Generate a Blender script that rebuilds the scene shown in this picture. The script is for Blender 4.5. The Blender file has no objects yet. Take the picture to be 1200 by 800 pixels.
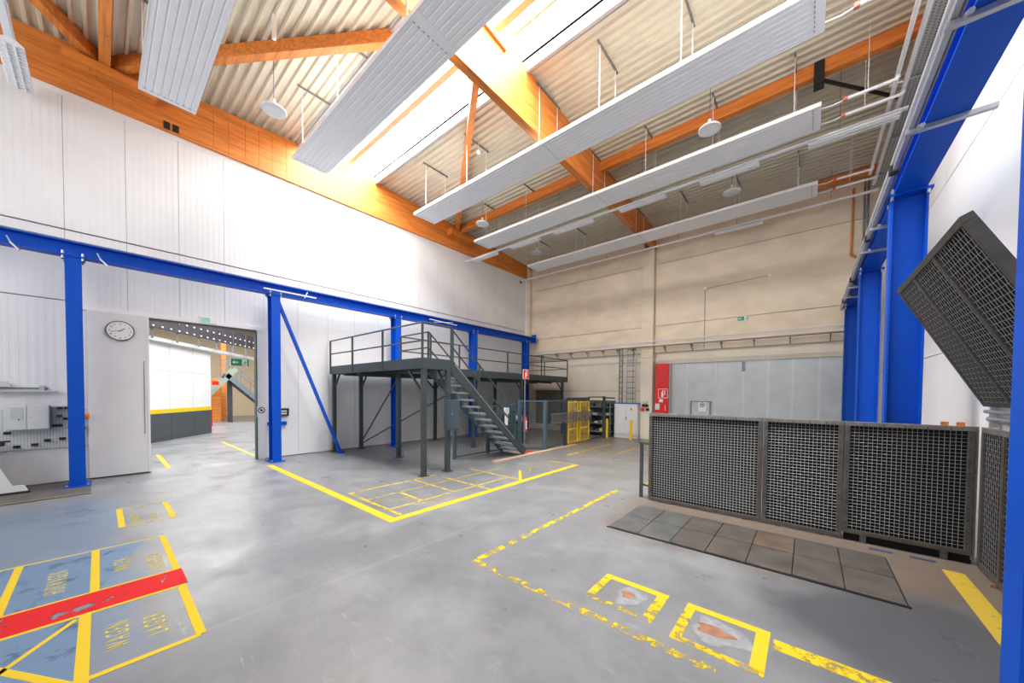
import bpy, math, random
from mathutils import Vector, Matrix
random.seed(7)
scene = bpy.context.scene
col = scene.collection

# ---------------------------------------------------------------- camera
cd = bpy.data.cameras.new('camera'); cam = bpy.data.objects.new('camera', cd); col.objects.link(cam)
scene.camera = cam
def _cam():
    yaw, pitch, roll = -0.694919, -0.0233295, -0.00792898
    f = Vector((math.sin(yaw)*math.cos(pitch), math.cos(yaw)*math.cos(pitch), math.sin(pitch)))
    r = Vector((math.cos(yaw), -math.sin(yaw), 0)); d = f.cross(r)
    c, s = math.cos(roll), math.sin(roll)
    r2 = r*c + d*s; d2 = d*c - r*s
    m = Matrix((r2, -d2, -f)).transposed().to_4x4()
    m.translation = (0, 0, 1.9)
    cam.matrix_world = m
_cam()
cd.sensor_fit = 'HORIZONTAL'; cd.sensor_width = 36.0
cd.lens = 408.204/1200*36
cd.shift_x = (600-606.645)/1200; cd.shift_y = (469.643-400)/1200
cd.clip_start = 0.05; cd.clip_end = 200

# ---------------------------------------------------------------- world and light
world = bpy.data.worlds.new('sky'); scene.world = world; world.use_nodes = True
bg = world.node_tree.nodes['Background']
bg.inputs['Color'].default_value = (0.90, 0.95, 1.0, 1); bg.inputs['Strength'].default_value = 2.0
def area(name, loc, rot, sx, sy, power, color=(1, 1, 1)):
    l = bpy.data.lights.new(name, 'AREA'); l.shape = 'RECTANGLE'; l.size = sx; l.size_y = sy
    l.energy = power; l.color = color
    o = bpy.data.objects.new(name, l); col.objects.link(o); o.location = loc; o.rotation_euler = rot
    return o
# daylight falling through the ridge skylight (set above its panes); fill light added over an unseen annex roof opening
for sy, sg in ((4.425, 1), (5.575, -1)):
    area('skylight_daylight', (-5.06, sy, 9.80), (sg*math.radians(29.5), 0, 0), 13.2, 1.27, 1950, (1.0, 0.985, 0.96))
area('annex_fill_light', (-20.0, 3.0, 7.6), (0, 0, 0), 15.0, 8.0, 3600)
# fill light added outside the unseen front wall band, behind the camera
area('front_fill_light', (-5.0, -5.6, 5.5), (math.radians(90), 0, 0), 12.0, 4.2, 420, (0.97, 0.98, 1.0))
scene.view_settings.view_transform = 'Standard'; scene.view_settings.look = 'None'
scene.view_settings.gamma = 1.0; scene.view_settings.use_curve_mapping = False
scene.view_settings.exposure = -0.28

# ---------------------------------------------------------------- materials
_mats = {}
def nodes_of(m): return m.node_tree.nodes, m.node_tree.links
def mat(name, c, rough=0.5, metal=0.0, var=0.0, vscale=6.0, stretch=(1, 1, 1), bump=0.0, bscale=60.0, spec=0.5, alpha=1.0, trans=0.0, emit=0.0):
    if name in _mats: return _mats[name]
    m = bpy.data.materials.new(name); m.use_nodes = True; _mats[name] = m
    n, l = nodes_of(m); b = n['Principled BSDF']
    b.inputs['Base Color'].default_value = (*c, 1); b.inputs['Roughness'].default_value = rough
    b.inputs['Metallic'].default_value = metal; b.inputs['Specular IOR Level'].default_value = spec
    b.inputs['Alpha'].default_value = alpha; b.inputs['Transmission Weight'].default_value = trans
    if emit: b.inputs['Emission Color'].default_value = (*c, 1); b.inputs['Emission Strength'].default_value = emit
    geo = n.new('ShaderNodeNewGeometry'); mp = n.new('ShaderNodeMapping'); mp.inputs['Scale'].default_value = stretch
    l.new(geo.outputs['Position'], mp.inputs['Vector'])
    tx = n.new('ShaderNodeTexNoise'); tx.inputs['Scale'].default_value = vscale; tx.inputs['Detail'].default_value = 5
    l.new(mp.outputs['Vector'], tx.inputs['Vector'])
    if var:
        mr = n.new('ShaderNodeMapRange'); mr.inputs['From Min'].default_value = .3; mr.inputs['From Max'].default_value = .7
        mr.inputs['To Min'].default_value = 1-var; mr.inputs['To Max'].default_value = 1+var
        l.new(tx.outputs['Fac'], mr.inputs['Value'])
        mx = n.new('ShaderNodeVectorMath'); mx.operation = 'SCALE'; mx.inputs[0].default_value = c
        l.new(mr.outputs['Result'], mx.inputs['Scale']); l.new(mx.outputs['Vector'], b.inputs['Base Color'])
    if bump:
        t2 = n.new('ShaderNodeTexNoise'); t2.inputs['Scale'].default_value = bscale; t2.inputs['Detail'].default_value = 3
        l.new(mp.outputs['Vector'], t2.inputs['Vector'])
        bp = n.new('ShaderNodeBump'); bp.inputs['Strength'].default_value = bump; bp.inputs['Distance'].default_value = .01
        l.new(t2.outputs['Fac'], bp.inputs['Height']); l.new(bp.outputs['Normal'], b.inputs['Normal'])
    return m
def ribbed(name, c, axis, period, strength, rough=0.45, var=0.03, dist=.004):
    m = mat(name, c, rough, var=var, vscale=1.2)
    n, l = nodes_of(m); b = n['Principled BSDF']
    geo = n.new('ShaderNodeNewGeometry'); sp = n.new('ShaderNodeSeparateXYZ'); l.new(geo.outputs['Position'], sp.inputs[0])
    mu = n.new('ShaderNodeMath'); mu.operation = 'MULTIPLY'; mu.inputs[1].default_value = 1/period; l.new(sp.outputs['XYZ'.index(axis)], mu.inputs[0])
    fr = n.new('ShaderNodeMath'); fr.operation = 'FRACT'; l.new(mu.outputs[0], fr.inputs[0])
    rp = n.new('ShaderNodeValToRGB'); e = rp.color_ramp.elements
    e[0].position = .0; e[0].color = (0, 0, 0, 1); e[1].position = .12; e[1].color = (1, 1, 1, 1)
    x = e.new(.55); x.color = (1, 1, 1, 1); x = e.new(.62); x.color = (.25, .25, .25, 1); x = e.new(1.0); x.color = (0, 0, 0, 1)
    l.new(fr.outputs[0], rp.inputs['Fac'])
    bp = n.new('ShaderNodeBump'); bp.inputs['Strength'].default_value = strength; bp.inputs['Distance'].default_value = dist
    l.new(rp.outputs['Color'], bp.inputs['Height']); l.new(bp.outputs['Normal'], b.inputs['Normal'])
    return m
def wood_mat(name, c, stretch, dark=.35, lam=None):
    m = bpy.data.materials.new(name); m.use_nodes = True; _mats[name] = m
    n, l = nodes_of(m); b = n['Principled BSDF']; b.inputs['Roughness'].default_value = .5
    geo = n.new('ShaderNodeNewGeometry'); mp = n.new('ShaderNodeMapping'); mp.inputs['Scale'].default_value = stretch
    l.new(geo.outputs['Position'], mp.inputs['Vector'])
    t = n.new('ShaderNodeTexNoise'); t.inputs['Scale'].default_value = 1.0; t.inputs['Detail'].default_value = 6; t.inputs['Roughness'].default_value = .6
    l.new(mp.outputs['Vector'], t.inputs['Vector'])
    r = n.new('ShaderNodeValToRGB'); e = r.color_ramp.elements
    e[0].position = .32; e[0].color = (c[0]*(1-dark), c[1]*(1-dark*1.2), c[2]*(1-dark*1.2), 1)
    e[1].position = .68; e[1].color = (*c, 1)
    l.new(t.outputs['Fac'], r.inputs['Fac'])
    # knots
    v = n.new('ShaderNodeTexVoronoi'); v.inputs['Scale'].default_value = 2.6
    l.new(geo.outputs['Position'], v.inputs['Vector'])
    k = n.new('ShaderNodeMapRange'); k.inputs['From Min'].default_value = .03; k.inputs['From Max'].default_value = .075
    k.inputs['To Min'].default_value = .45; k.inputs['To Max'].default_value = 1.0
    l.new(v.outputs['Distance'], k.inputs['Value'])
    mx = n.new('ShaderNodeVectorMath'); mx.operation = 'SCALE'
    l.new(r.outputs['Color'], mx.inputs[0]); l.new(k.outputs['Result'], mx.inputs['Scale'])
    l.new(mx.outputs['Vector'], b.inputs['Base Color'])
    return m

M_WALL = ribbed('white_sandwich_panel', (.80, .81, .825), 'Y', .105, .5)
M_WALLP = mat('white_sheet', (.78, .79, .80), .45, var=.02)
M_TRIMW = mat('white_trim', (.84, .84, .84), .4)
M_DARKGAP = mat('dark_joint_backing', (.16, .15, .14), .8)  # dark backing visible in the gaps between wall panels
M_WOOD = wood_mat('glulam_timber', (.84, .29, .05), (18, 1.2, 16), .40)
M_WOODX = wood_mat('glulam_timber_cross', (.84, .29, .05), (1.2, 18, 16), .40)
M_PLANK = wood_mat('raw_plank', (.75, .50, .36), (14, 1.2, 10), .25)
M_ROOF = mat('roof_sheet_steel', (.66, .61, .48), .42, var=.04, vscale=2)
M_CONC = mat('concrete_wall', (.76, .66, .51), .8, var=.09, vscale=1.3, stretch=(1, 1, 2.2), bump=.25, bscale=18)
M_CONC2 = mat('concrete_wall_pale', (.80, .74, .62), .8, var=.06, vscale=1.6, bump=.2, bscale=18)
M_BLUE = mat('blue_paint', (.000, .075, .52), .5, var=.06, vscale=3, spec=.22)
M_STEEL = mat('galvanised_steel', (.52, .54, .56), .38, metal=.75, var=.08, vscale=14)
M_STEELD = mat('dull_steel', (.23, .235, .24), .5, metal=.5, var=.1, vscale=10)
M_WHITEM = mat('white_lacquer', (.80, .81, .83), .35)
M_PANEL = mat('radiant_panel_white', (.84, .85, .87), .42, var=.02)
M_ANTH = mat('anthracite_paint', (.045, .06, .068), .45, var=.08, vscale=5)
M_FENCEB = mat('blue_grey_paint', (.065, .115, .155), .45, var=.06, vscale=5)
M_BLACK = mat('black_plastic', (.012, .012, .013), .5)
M_BACKING = mat('black_rubber_backing', (.009, .009, .010), .85, spec=.2)
M_WIRE = mat('woven_steel_wire', (.33, .33, .335), .45, metal=.6)
M_FRAME = mat('worn_steel_frame', (.115, .10, .088), .5, metal=.4, var=.22, vscale=9, bump=.1, bscale=40)
M_FRAMEL = mat('worn_steel_frame_pale', (.22, .20, .18), .5, metal=.4, var=.2, vscale=9)
M_YELLOW = mat('yellow_paint', (.86, .60, .02), .45, var=.05)
M_RED = mat('red_paint', (.75, .012, .008), .4)
M_GREENS = mat('sign_green', (.01, .27, .10), .45)
M_WHITES = mat('sign_white', (.85, .85, .84), .5)
M_DOOR = mat('grey_sheet_door', (.52, .56, .58), .42, metal=.25, var=.07, vscale=2.2)
M_GREYBOX = mat('light_grey_lacquer', (.62, .65, .64), .42)
M_SHELF = mat('shelf_grey', (.17, .21, .24), .5)
M_ORANGEP = mat('orange_plastic', (.9, .24, .02), .45)
M_COPPER = mat('orange_conduit', (.62, .20, .06), .5)
M_GREENM = mat('machine_green', (.02, .085, .075), .5)
M_PLATE = mat('checker_plate', (.115, .097, .085), .5, metal=.3, var=.25, vscale=4, bump=.5, bscale=120)
M_PLATE2 = mat('checker_plate_brown', (.14, .098, .07), .55, metal=.3, var=.3, vscale=4, bump=.5, bscale=120)
M_PLATE3 = mat('checker_plate_grey', (.15, .15, .148), .42, metal=.4, var=.22, vscale=5, bump=.5, bscale=120)
M_RUST = mat('rust_patch', (.32, .15, .085), .8, var=.25, vscale=14)
M_GREYSC = mat('scuffed_concrete', (.27, .27, .285), .7, var=.2, vscale=16)
M_GLASSY = mat('yellow_polycarbonate', (.75, .50, .04), .25, alpha=.38)
M_BEIGE = mat('beige_boarding', (.62, .50, .33), .7, var=.06)
M_DARKST = mat('dark_girder', (.055, .05, .06), .6, var=.2, vscale=4)
M_GREY = mat('grey_paint', (.07, .085, .10), .5)
M_CARD = mat('cardboard', (.45, .30, .16), .8)
M_PINKBAR = mat('skylight_timber', (.80, .42, .22), .6)

def worn_mat(name, c, thr, soft=.04, scale=9.0, rough=.7):
    m = bpy.data.materials.new(name); m.use_nodes = True; _mats[name] = m
    n, l = nodes_of(m); b = n['Principled BSDF']; b.inputs['Base Color'].default_value = (*c, 1); b.inputs['Roughness'].default_value = rough; b.inputs['Specular IOR Level'].default_value = .2
    geo = n.new('ShaderNodeNewGeometry')
    t = n.new('ShaderNodeTexNoise'); t.inputs['Scale'].default_value = scale; t.inputs['Detail'].default_value = 8; t.inputs['Roughness'].default_value = .7
    l.new(geo.outputs['Position'], t.inputs['Vector'])
    r = n.new('ShaderNodeMapRange'); r.inputs['From Min'].default_value = thr-soft; r.inputs['From Max'].default_value = thr+soft
    l.new(t.outputs['Fac'], r.inputs['Value']); l.new(r.outputs['Result'], b.inputs['Alpha'])
    return m
YP = (.66, .46, .02)
M_PAINT = worn_mat('floor_paint_yellow', YP, .27)
M_PAINTW = worn_mat('floor_paint_yellow_worn', YP, .455, .05, 9)
M_PAINTWW = worn_mat('floor_paint_yellow_faded', YP, .54, .04, 12)
M_PAINTWX = worn_mat('floor_paint_yellow_patchy', YP, .50, .05, 10)
M_PAINTD = worn_mat('floor_paint_yellow_dirty', (.50, .34, .04), .36, .06, 8)
M_PAINTR = worn_mat('floor_paint_red', (.58, .010, .012), .42, .02, 4.5)
M_PAINTT = worn_mat('floor_paint_text', (.62, .52, .09), .36, .05, 14)

def floor_mat():
    m = bpy.data.materials.new('polished_concrete_floor'); m.use_nodes = True
    n, l = nodes_of(m); b = n['Principled BSDF']
    geo = n.new('ShaderNodeNewGeometry'); sp = n.new('ShaderNodeSeparateXYZ'); l.new(geo.outputs['Position'], sp.inputs[0])
    def noise(s, d=6, r=.55, stretch=(1, 1, 1)):
        mp = n.new('ShaderNodeMapping'); mp.inputs['Scale'].default_value = stretch; l.new(geo.outputs['Position'], mp.inputs['Vector'])
        t = n.new('ShaderNodeTexNoise'); t.inputs['Scale'].default_value = s; t.inputs['Detail'].default_value = d; t.inputs['Roughness'].default_value = r
        l.new(mp.outputs['Vector'], t.inputs['Vector']); return t.outputs['Fac']
    def rng(v, a, c, lo=0.0, hi=1.0):
        r = n.new('ShaderNodeMapRange'); r.inputs['From Min'].default_value = a; r.inputs['From Max'].default_value = c
        r.inputs['To Min'].default_value = lo; r.inputs['To Max'].default_value = hi; l.new(v, r.inputs['Value']); return r.outputs['Result']
    def mth(op, a, c):
        r = n.new('ShaderNodeMath'); r.operation = op
        for i, x in enumerate((a, c)):
            if isinstance(x, (int, float)): r.inputs[i].default_value = x
            else: l.new(x, r.inputs[i])
        return r.outputs[0]
    def mix(f, a, c):
        r = n.new('ShaderNodeMix'); r.data_type = 'RGBA'; l.new(f, r.inputs['Factor'])
        for i, x in (('A', a), ('B', c)):
            s = [k for k in r.inputs if k.name == i and k.type == 'RGBA'][0]
            if isinstance(x, tuple): s.default_value = (*x, 1)
            else: l.new(x, s)
        return [k for k in r.outputs if k.type == 'RGBA'][0]
    X, Y = sp.outputs[0], sp.outputs[1]
    c = mix(rng(noise(.9), .35, .66), (.19, .193, .203), (.258, .26, .27))
    c = mix(rng(noise(2.8, 10, .68), .46, .72, 0, .6), c, (.145, .147, .158))                       # scuffs and grime
    c = mix(mth('MULTIPLY', rng(noise(.75, 8, .62), .48, .64), .5), c, (.15, .152, .162))              # large stains
    c = mix(rng(noise(2.2, 8, .7, (1, 5, 1)), .60, .70, 0, .5), c, (.36, .36, .365))                # pale drag marks
    # blue floor paint remaining on the left bays
    e = mth('ADD', mth('MULTIPLY', noise(1.1, 5), 1.2), mth('MULTIPLY', Y, 1.0))
    blue = mth('MULTIPLY', rng(e, .92, .72), mth('MULTIPLY', rng(X, -3.2, -4.2), rng(X, -9.8, -9.0)))
    c = mix(mth('MULTIPLY', blue, mth('MULTIPLY', rng(noise(2.2, 9, .72, (3.2, .9, 1)), .34, .56), 1.0)), c, (.145, .21, .31))
    # brown dust in front of the pit fence
    w = mth('ADD', mth('MULTIPLY', noise(1.5, 5), .6), Y)
    br = mth('MULTIPLY', mth('MULTIPLY', rng(w, 4.6, 5.3), rng(Y, 6.6, 6.25)), rng(X, -2.6, -2.0))
    c = mix(mth('MULTIPLY', br, .9), c, (.175, .128, .095))
    # warmer, browner concrete towards the far bays
    c = mix(mth('MULTIPLY', rng(Y, 5.5, 11.5), .55), c, (.25, .215, .165))
    # dark tyre stain by the cover plates
    d = n.new('ShaderNodeVectorMath'); d.operation = 'DISTANCE'; l.new(geo.outputs['Position'], d.inputs[0]); d.inputs[1].default_value = (.70, 4.05, 0)
    st = mth('ADD', d.outputs['Value'], mth('MULTIPLY', noise(1.4, 6), 1.4))
    c = mix(rng(st, 1.95, 1.30, 0, .88), c, (.07, .07, .078))
    # slab joints
    for xj in (-8.05, -3.62):
        j = mth('ABSOLUTE', mth('SUBTRACT', X, xj), 0); c = mix(rng(j, .03, .006, 0, .16), c, (.40, .395, .39))
    l.new(c, b.inputs['Base Color'])
    l.new(rng(noise(1.8, 6), .3, .7, .26, .46), b.inputs['Roughness'])
    b.inputs['Specular IOR Level'].default_value = .45
    bp = n.new('ShaderNodeBump'); bp.inputs['Strength'].default_value = .06; bp.inputs['Distance'].default_value = .01
    l.new(noise(25, 5), bp.inputs['Height']); l.new(bp.outputs['Normal'], b.inputs['Normal'])
    return m
M_FLOOR = floor_mat()

def perf_mat(name, c, hole, period, rad, axes):
    m = mat(name, c, .45); n, l = nodes_of(m); b = n['Principled BSDF']
    geo = n.new('ShaderNodeNewGeometry'); sp = n.new('ShaderNodeSeparateXYZ'); l.new(geo.outputs['Position'], sp.inputs[0])
    sq = []
    for a in axes:
        p = n.new('ShaderNodeMath'); p.operation = 'PINGPONG'; p.inputs[1].default_value = period/2; l.new(sp.outputs['XYZ'.index(a)], p.inputs[0])
        q = n.new('ShaderNodeMath'); q.operation = 'POWER'; q.inputs[1].default_value = 2; l.new(p.outputs[0], q.inputs[0]); sq.append(q.outputs[0])
    s = n.new('ShaderNodeMath'); s.operation = 'ADD'; l.new(sq[0], s.inputs[0]); l.new(sq[1], s.inputs[1])
    t = n.new('ShaderNodeMath'); t.operation = 'LESS_THAN'; t.inputs[1].default_value = rad*rad; l.new(s.outputs[0], t.inputs[0])
    mx = n.new('ShaderNodeMix'); mx.data_type = 'RGBA'; l.new(t.outputs[0], mx.inputs['Factor'])
    ab = [k for k in mx.inputs if k.type == 'RGBA']; ab[0].default_value = (*c, 1); ab[1].default_value = (*hole, 1)
    l.new([k for k in mx.outputs if k.type == 'RGBA'][0], b.inputs['Base Color'])
    return m
M_PEG = perf_mat('perforated_board', (.66, .70, .71), (.10, .12, .13), .038, .007, 'YZ')
M_PEGB = perf_mat('perforated_door', (.42, .47, .52), (.08, .10, .13), .038, .007, 'YZ')
M_TRAY = perf_mat('perforated_tray', (.46, .47, .46), (.10, .10, .09), .06, .014, 'XY')
M_LOUV = perf_mat('white_louvre', (.72, .72, .70), (.30, .29, .27), .055, .016, 'XY')
def glass():
    m = bpy.data.materials.new('skylight_glazing'); m.use_nodes = True; n, l = nodes_of(m)
    for x in list(n):
        if x.type != 'OUTPUT_MATERIAL': n.remove(x)
    t = n.new('ShaderNodeBsdfTransparent'); t.inputs['Color'].default_value = (.93, .96, .97, 1)
    g = n.new('ShaderNodeBsdfGlossy'); g.inputs['Roughness'].default_value = .1
    mx = n.new('ShaderNodeMixShader'); mx.inputs[0].default_value = .05
    l.new(t.outputs[0], mx.inputs[1]); l.new(g.outputs[0], mx.inputs[2]); l.new(mx.outputs[0], n['Material Output'].inputs['Surface'])
    return m
M_PANE = glass()

# ---------------------------------------------------------------- mesh helpers
class MB:
    def __init__(s): s.v = []; s.f = []
    def add(s, vs, fs):
        o = len(s.v); s.v += [tuple(p) for p in vs]; s.f += [tuple(i+o for i in f) for f in fs]; return s
    def box(s, x0, x1, y0, y1, z0, z1):
        v = [(x, y, z) for x in (x0, x1) for y in (y0, y1) for z in (z0, z1)]
        return s.add(v, [(0, 1, 3, 2), (4, 6, 7, 5), (0, 4, 5, 1), (2, 3, 7, 6), (0, 2, 6, 4), (1, 5, 7, 3)])
    def bar(s, a, b, w, h, up=(0, 0, 1)):
        a = Vector(a); b = Vector(b); d = (b-a).normalized(); u = Vector(up)
        sd = d.cross(u)
        if sd.length < 1e-4: sd = d.cross(Vector((0, 1, 0)))
        sd.normalize(); u = sd.cross(d).normalized()
        v = [p + sd*i*w/2 + u*j*h/2 for p in (a, b) for i in (-1, 1) for j in (-1, 1)]
        return s.add(v, [(0, 1, 3, 2), (4, 6, 7, 5), (0, 4, 5, 1), (2, 3, 7, 6), (0, 2, 6, 4), (1, 5, 7, 3)])
    def tube(s, a, b, r, n=8, r2=None, cap=True):
        a = Vector(a); b = Vector(b); d = (b-a).normalized(); r2 = r if r2 is None else r2
        u = d.cross(Vector((0, 0, 1)))
        if u.length < 1e-4: u = Vector((1, 0, 0))
        u.normalize(); w = d.cross(u)
        v = []
        for p, rr in ((a, r), (b, r2)):
            for k in range(n):
                t = 2*math.pi*k/n; v.append(p + u*math.cos(t)*rr + w*math.sin(t)*rr)
        f = [(k, (k+1) % n, n+(k+1) % n, n+k) for k in range(n)]
        if cap: f += [tuple(range(n-1, -1, -1)), tuple(range(n, 2*n))]
        return s.add(v, f)
    def path(s, pts, r, n=8):
        for i in range(len(pts)-1): s.tube(pts[i], pts[i+1], r, n)
        return s
    def prism(s, pts, axis, a, b):
        # pts in the plane of the other two axes (in xyz order), extruded a..b along axis
        def P(p, t):
            q = list(p); q.insert('xyz'.index(axis), t); return q
        n = len(pts); v = [P(p, a) for p in pts] + [P(p, b) for p in pts]
        f = [(k, (k+1) % n, n+(k+1) % n, n+k) for k in range(n)] + [tuple(range(n-1, -1, -1)), tuple(range(n, 2*n))]
        return s.add(v, f)
    def lathe(s, c, prof, n=20):
        v = []; f = []
        for r, z in prof:
            for k in range(n):
                t = 2*math.pi*k/n; v.append((c[0]+r*math.cos(t), c[1]+r*math.sin(t), c[2]+z))
        for i in range(len(prof)-1):
            for k in range(n): f.append((i*n+k, i*n+(k+1) % n, (i+1)*n+(k+1) % n, (i+1)*n+k))
        f += [tuple(range(n-1, -1, -1)), tuple(range((len(prof)-1)*n, len(prof)*n))]
        return s.add(v, f)
    def build(s, name, m, parent=None, bevel=0.0, smooth=False, origin=None):
        me = bpy.data.meshes.new(name)
        o = bpy.data.objects.new(name, me); col.objects.link(o)
        off = Vector((0, 0, 0))
        if parent is not None:
            r = parent
            while r.parent: r = r.parent
            off = Vector(r['_o']) if '_o' in r else Vector(r.location)
            o.parent = parent
        else:
            xs, ys, zs = zip(*s.v)
            off = Vector(origin) if origin else Vector(((min(xs)+max(xs))/2, (min(ys)+max(ys))/2, min(zs)))
            o.location = off
        me.from_pydata([tuple(Vector(p)-off) for p in s.v], [], s.f); me.materials.append(m)
        import bmesh
        bm = bmesh.new(); bm.from_mesh(me); bmesh.ops.recalc_face_normals(bm, faces=bm.faces); bm.to_mesh(me); bm.free()
        if smooth:
            for p in me.polygons: p.use_smooth = True
            me.set_sharp_from_angle(angle=math.radians(40))
        if bevel:
            mod = o.modifiers.new('bevel', 'BEVEL'); mod.width = bevel; mod.segments = 2; mod.limit_method = 'ANGLE'
        return o
def B(*a): return MB().box(*a)
def root(name, label, cat, loc, group=None, kind=None):
    o = bpy.data.objects.new(name, None); o.empty_display_size = .2; col.objects.link(o); o.location = loc
    return tag(o, label, cat, group, kind)
def tag(o, label, cat, group=None, kind=None):
    o['label'] = label
    if cat: o['category'] = cat
    if group: o['group'] = group
    if kind: o['kind'] = kind
    return o
def struct(o, label=None):
    o['kind'] = 'structure'
    if label: o['label'] = label
    return o
def copy_tree(o, parent=None):
    c = o.copy(); col.objects.link(c); c.parent = parent
    for ch in [k for k in kids.get(o.name, [])]: copy_tree(ch, c)
    return c
kids = {}
def index_kids(o):
    kids[o.name] = list(o.children)
    for c in o.children: index_kids(c)
def text_mesh(name, body, size, xs, m, parent, loc, rot, extrude=.001, align='LEFT', space=1.0):
    cu = bpy.data.curves.new('tmp', 'FONT'); cu.body = body; cu.size = size; cu.extrude = extrude; cu.align_x = align; cu.space_character = space; cu.resolution_u = 2
    t = bpy.data.objects.new('tmp', cu); col.objects.link(t)
    dg = bpy.context.evaluated_depsgraph_get(); me = bpy.data.meshes.new_from_object(t.evaluated_get(dg))
    bpy.data.objects.remove(t); bpy.data.curves.remove(cu)
    me.materials.clear(); me.materials.append(m); me.name = name
    o = bpy.data.objects.new(name, me); col.objects.link(o)
    R = Matrix.Rotation(rot[2], 4, 'Z') @ Matrix.Rotation(rot[1], 4, 'Y') @ Matrix.Rotation(rot[0], 4, 'X') @ Matrix.Diagonal((xs, 1, 1, 1))
    me.transform(R)
    o.parent = parent
    r = parent
    while r is not None and r.parent: r = r.parent
    o.location = Vector(loc) - (Vector(r.location) if r is not None else Vector((0, 0, 0)))
    return o

# ================================================================ STRUCTURE
XL, XR, YB, YF = -11.67, 1.55, 14.85, -5.0
def rz(y): return 9.2 - .060*abs(y-5.0)

floor = struct(B(-34, 2.2, -6, 16, -.25, 0).build('floor', M_FLOOR, origin=(0, 0, 0)), 'grey polished concrete hall floor')
def line(name, x0, x1, y0, y1, m=None, z=.002): return B(x0, x1, y0, y1, .0005, z).build(name, m or M_PAINT, floor)
def dline(name, a, b, w, m=None, z=.0025):
    a = Vector((*a, .0012)); b = Vector((*b, .0012)); return MB().bar(a, b, w, .002).build(name, m or M_PAINT, floor)
# parking bays on the left
for x0, x1, y0, y1 in ((-6.44, -6.41, -1.6, .50), (-5.13, -5.10, -1.6, .52), (-4.67, -4.63, -1.6, .52), (-3.62, -3.57, -.10, .48)):
    line('yellow_line', x0, x1, y0, y1)
for x0, x1, y0, y1 in ((-6.42, -5.10, .47, .525), (-4.64, -3.60, .455, .515), (-6.42, -5.11, -.085, -.025), (-4.64, -3.40, -.135, -.07), (-6.42, -5.11, -.60, -.545), (-4.64, -3.4, -.80, -.745)):
    line('yellow_line', x0, x1, y0, y1, M_PAINT, .003)
line('red_band', -5.10, -4.67, -1.6, .535, M_PAINTR, .0025)
dline('yellow_line', (-4.60, -.15), (-3.9, -.58), .035)
dline('yellow_line', (-4.42, -.62), (-3.55, -.12), .05)
PI = math.pi
M_PAINTB = worn_mat('floor_paint_blue', (.135, .21, .33), .36, .10, 3.5, .4)
for pts in ([(-6.41, -1.6), (-6.41, .34), (-6.0, .22), (-5.6, .08), (-5.13, -.02), (-5.13, -1.6)], [(-4.63, -1.6), (-4.63, -.10), (-3.4, -.10), (-3.4, -1.6)]):
    MB().prism(pts, 'z', .0004, .0012).build('blue_paint_field', M_PAINTB, floor)
for body, x, y, s, xs in (('WAGEN', -3.86, .125, .18, .68), ('LAGER', -3.85, .325, .18, .70), ('HUBWAGEN', -5.33, -.235, .18, .62), ('WAGEN', -5.50, .185, .165, .66), ('DREHEREI', -5.27, .43, .17, .66), ('BEHÄLTER', -7.32, .36, .15, .78), ('VOLL', -7.42, .55, .15, .78)):
    text_mesh('lettering', body, s, xs*.74, M_PAINTT, floor, (x, y, .002), (0, 0, PI), .0008, 'LEFT', 1.5)
for x0, x1, y0, y1 in ((-8.38, -7.24, .14, .205), (-8.36, -7.24, .65, .715)): line('yellow_line', x0, x1, y0, y1)
for x0, x1, y0, y1 in ((-8.37, -8.345, .205, .65), (-7.27, -7.245, .205, .65)): line('yellow_line', x0, x1, y0, y1, M_PAINTW)
# work area in front of the mezzanine
line('yellow_line', -10.55, -4.62, 2.68, 2.82); line('yellow_line', -4.76, -4.62, 2.82, 8.1, M_PAINT)
for a in ((-6.55, -4.8, 2.93, 2.985), (-6.55, -6.50, 2.985, 4.9), (-5.93, -5.90, 2.985, 3.62), (-5.93, -5.18, 3.58, 3.63), (-5.18, -5.14, 2.985, 5.9), (-6.2, -4.78, 4.87, 4.92), (-6.55, -5.2, 4.3, 4.34), (-5.93, -5.90, 3.62, 6.4), (-6.4, -4.8, 5.85, 5.90), (-5.6, -4.8, 8.02, 8.08)):
    line('yellow_line', *a, M_PAINTW)
dline('yellow_line', (-4.70, 5.75), (-5.39, 6.57), .06)
dline('yellow_line', (-5.9, 6.2), (-4.9, 7.9), .035, M_PAINTWW); dline('yellow_line', (-5.9, 7.9), (-4.9, 6.2), .035, M_PAINTWW)
for body, x, y in (('PALETTEN', -5.62, 3.08), ('LEERGUT', -5.42, 3.08), ('MATERIAL', -5.0, 3.3), ('EINGANG', -4.85, 3.5)):
    text_mesh('lettering', body, .15, .9, M_PAINTWW, floor, (x, y, .002), (0, 0, PI/2), .0008)
line('yellow_line', -2.89, -2.81, 2.72, 6.5, M_PAINTWX); line('yellow_line', -2.89, -.45, 2.64, 2.72, M_PAINTWW)
def square(x0, x1, y0, y1, w, ms):
    line('yellow_line', x0, x1, y1-w, y1, ms[0]); line('yellow_line', x0, x1, y0, y0+w*.8, ms[1])
    line('yellow_line', x0, x0+w, y0+w*.8, y1-w, ms[2]); line('yellow_line', x1-w*1.2, x1, y0+w*.8, y1-w, ms[3])
square(-1.585, -.96, 2.90, 3.41, .075, (M_PAINT, M_PAINTWW, M_PAINTW, M_PAINTW))
square(-.80, -.19, 2.83, 3.41, .075, (M_PAINT, M_PAINTW, M_PAINTW, M_PAINT))
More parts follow.
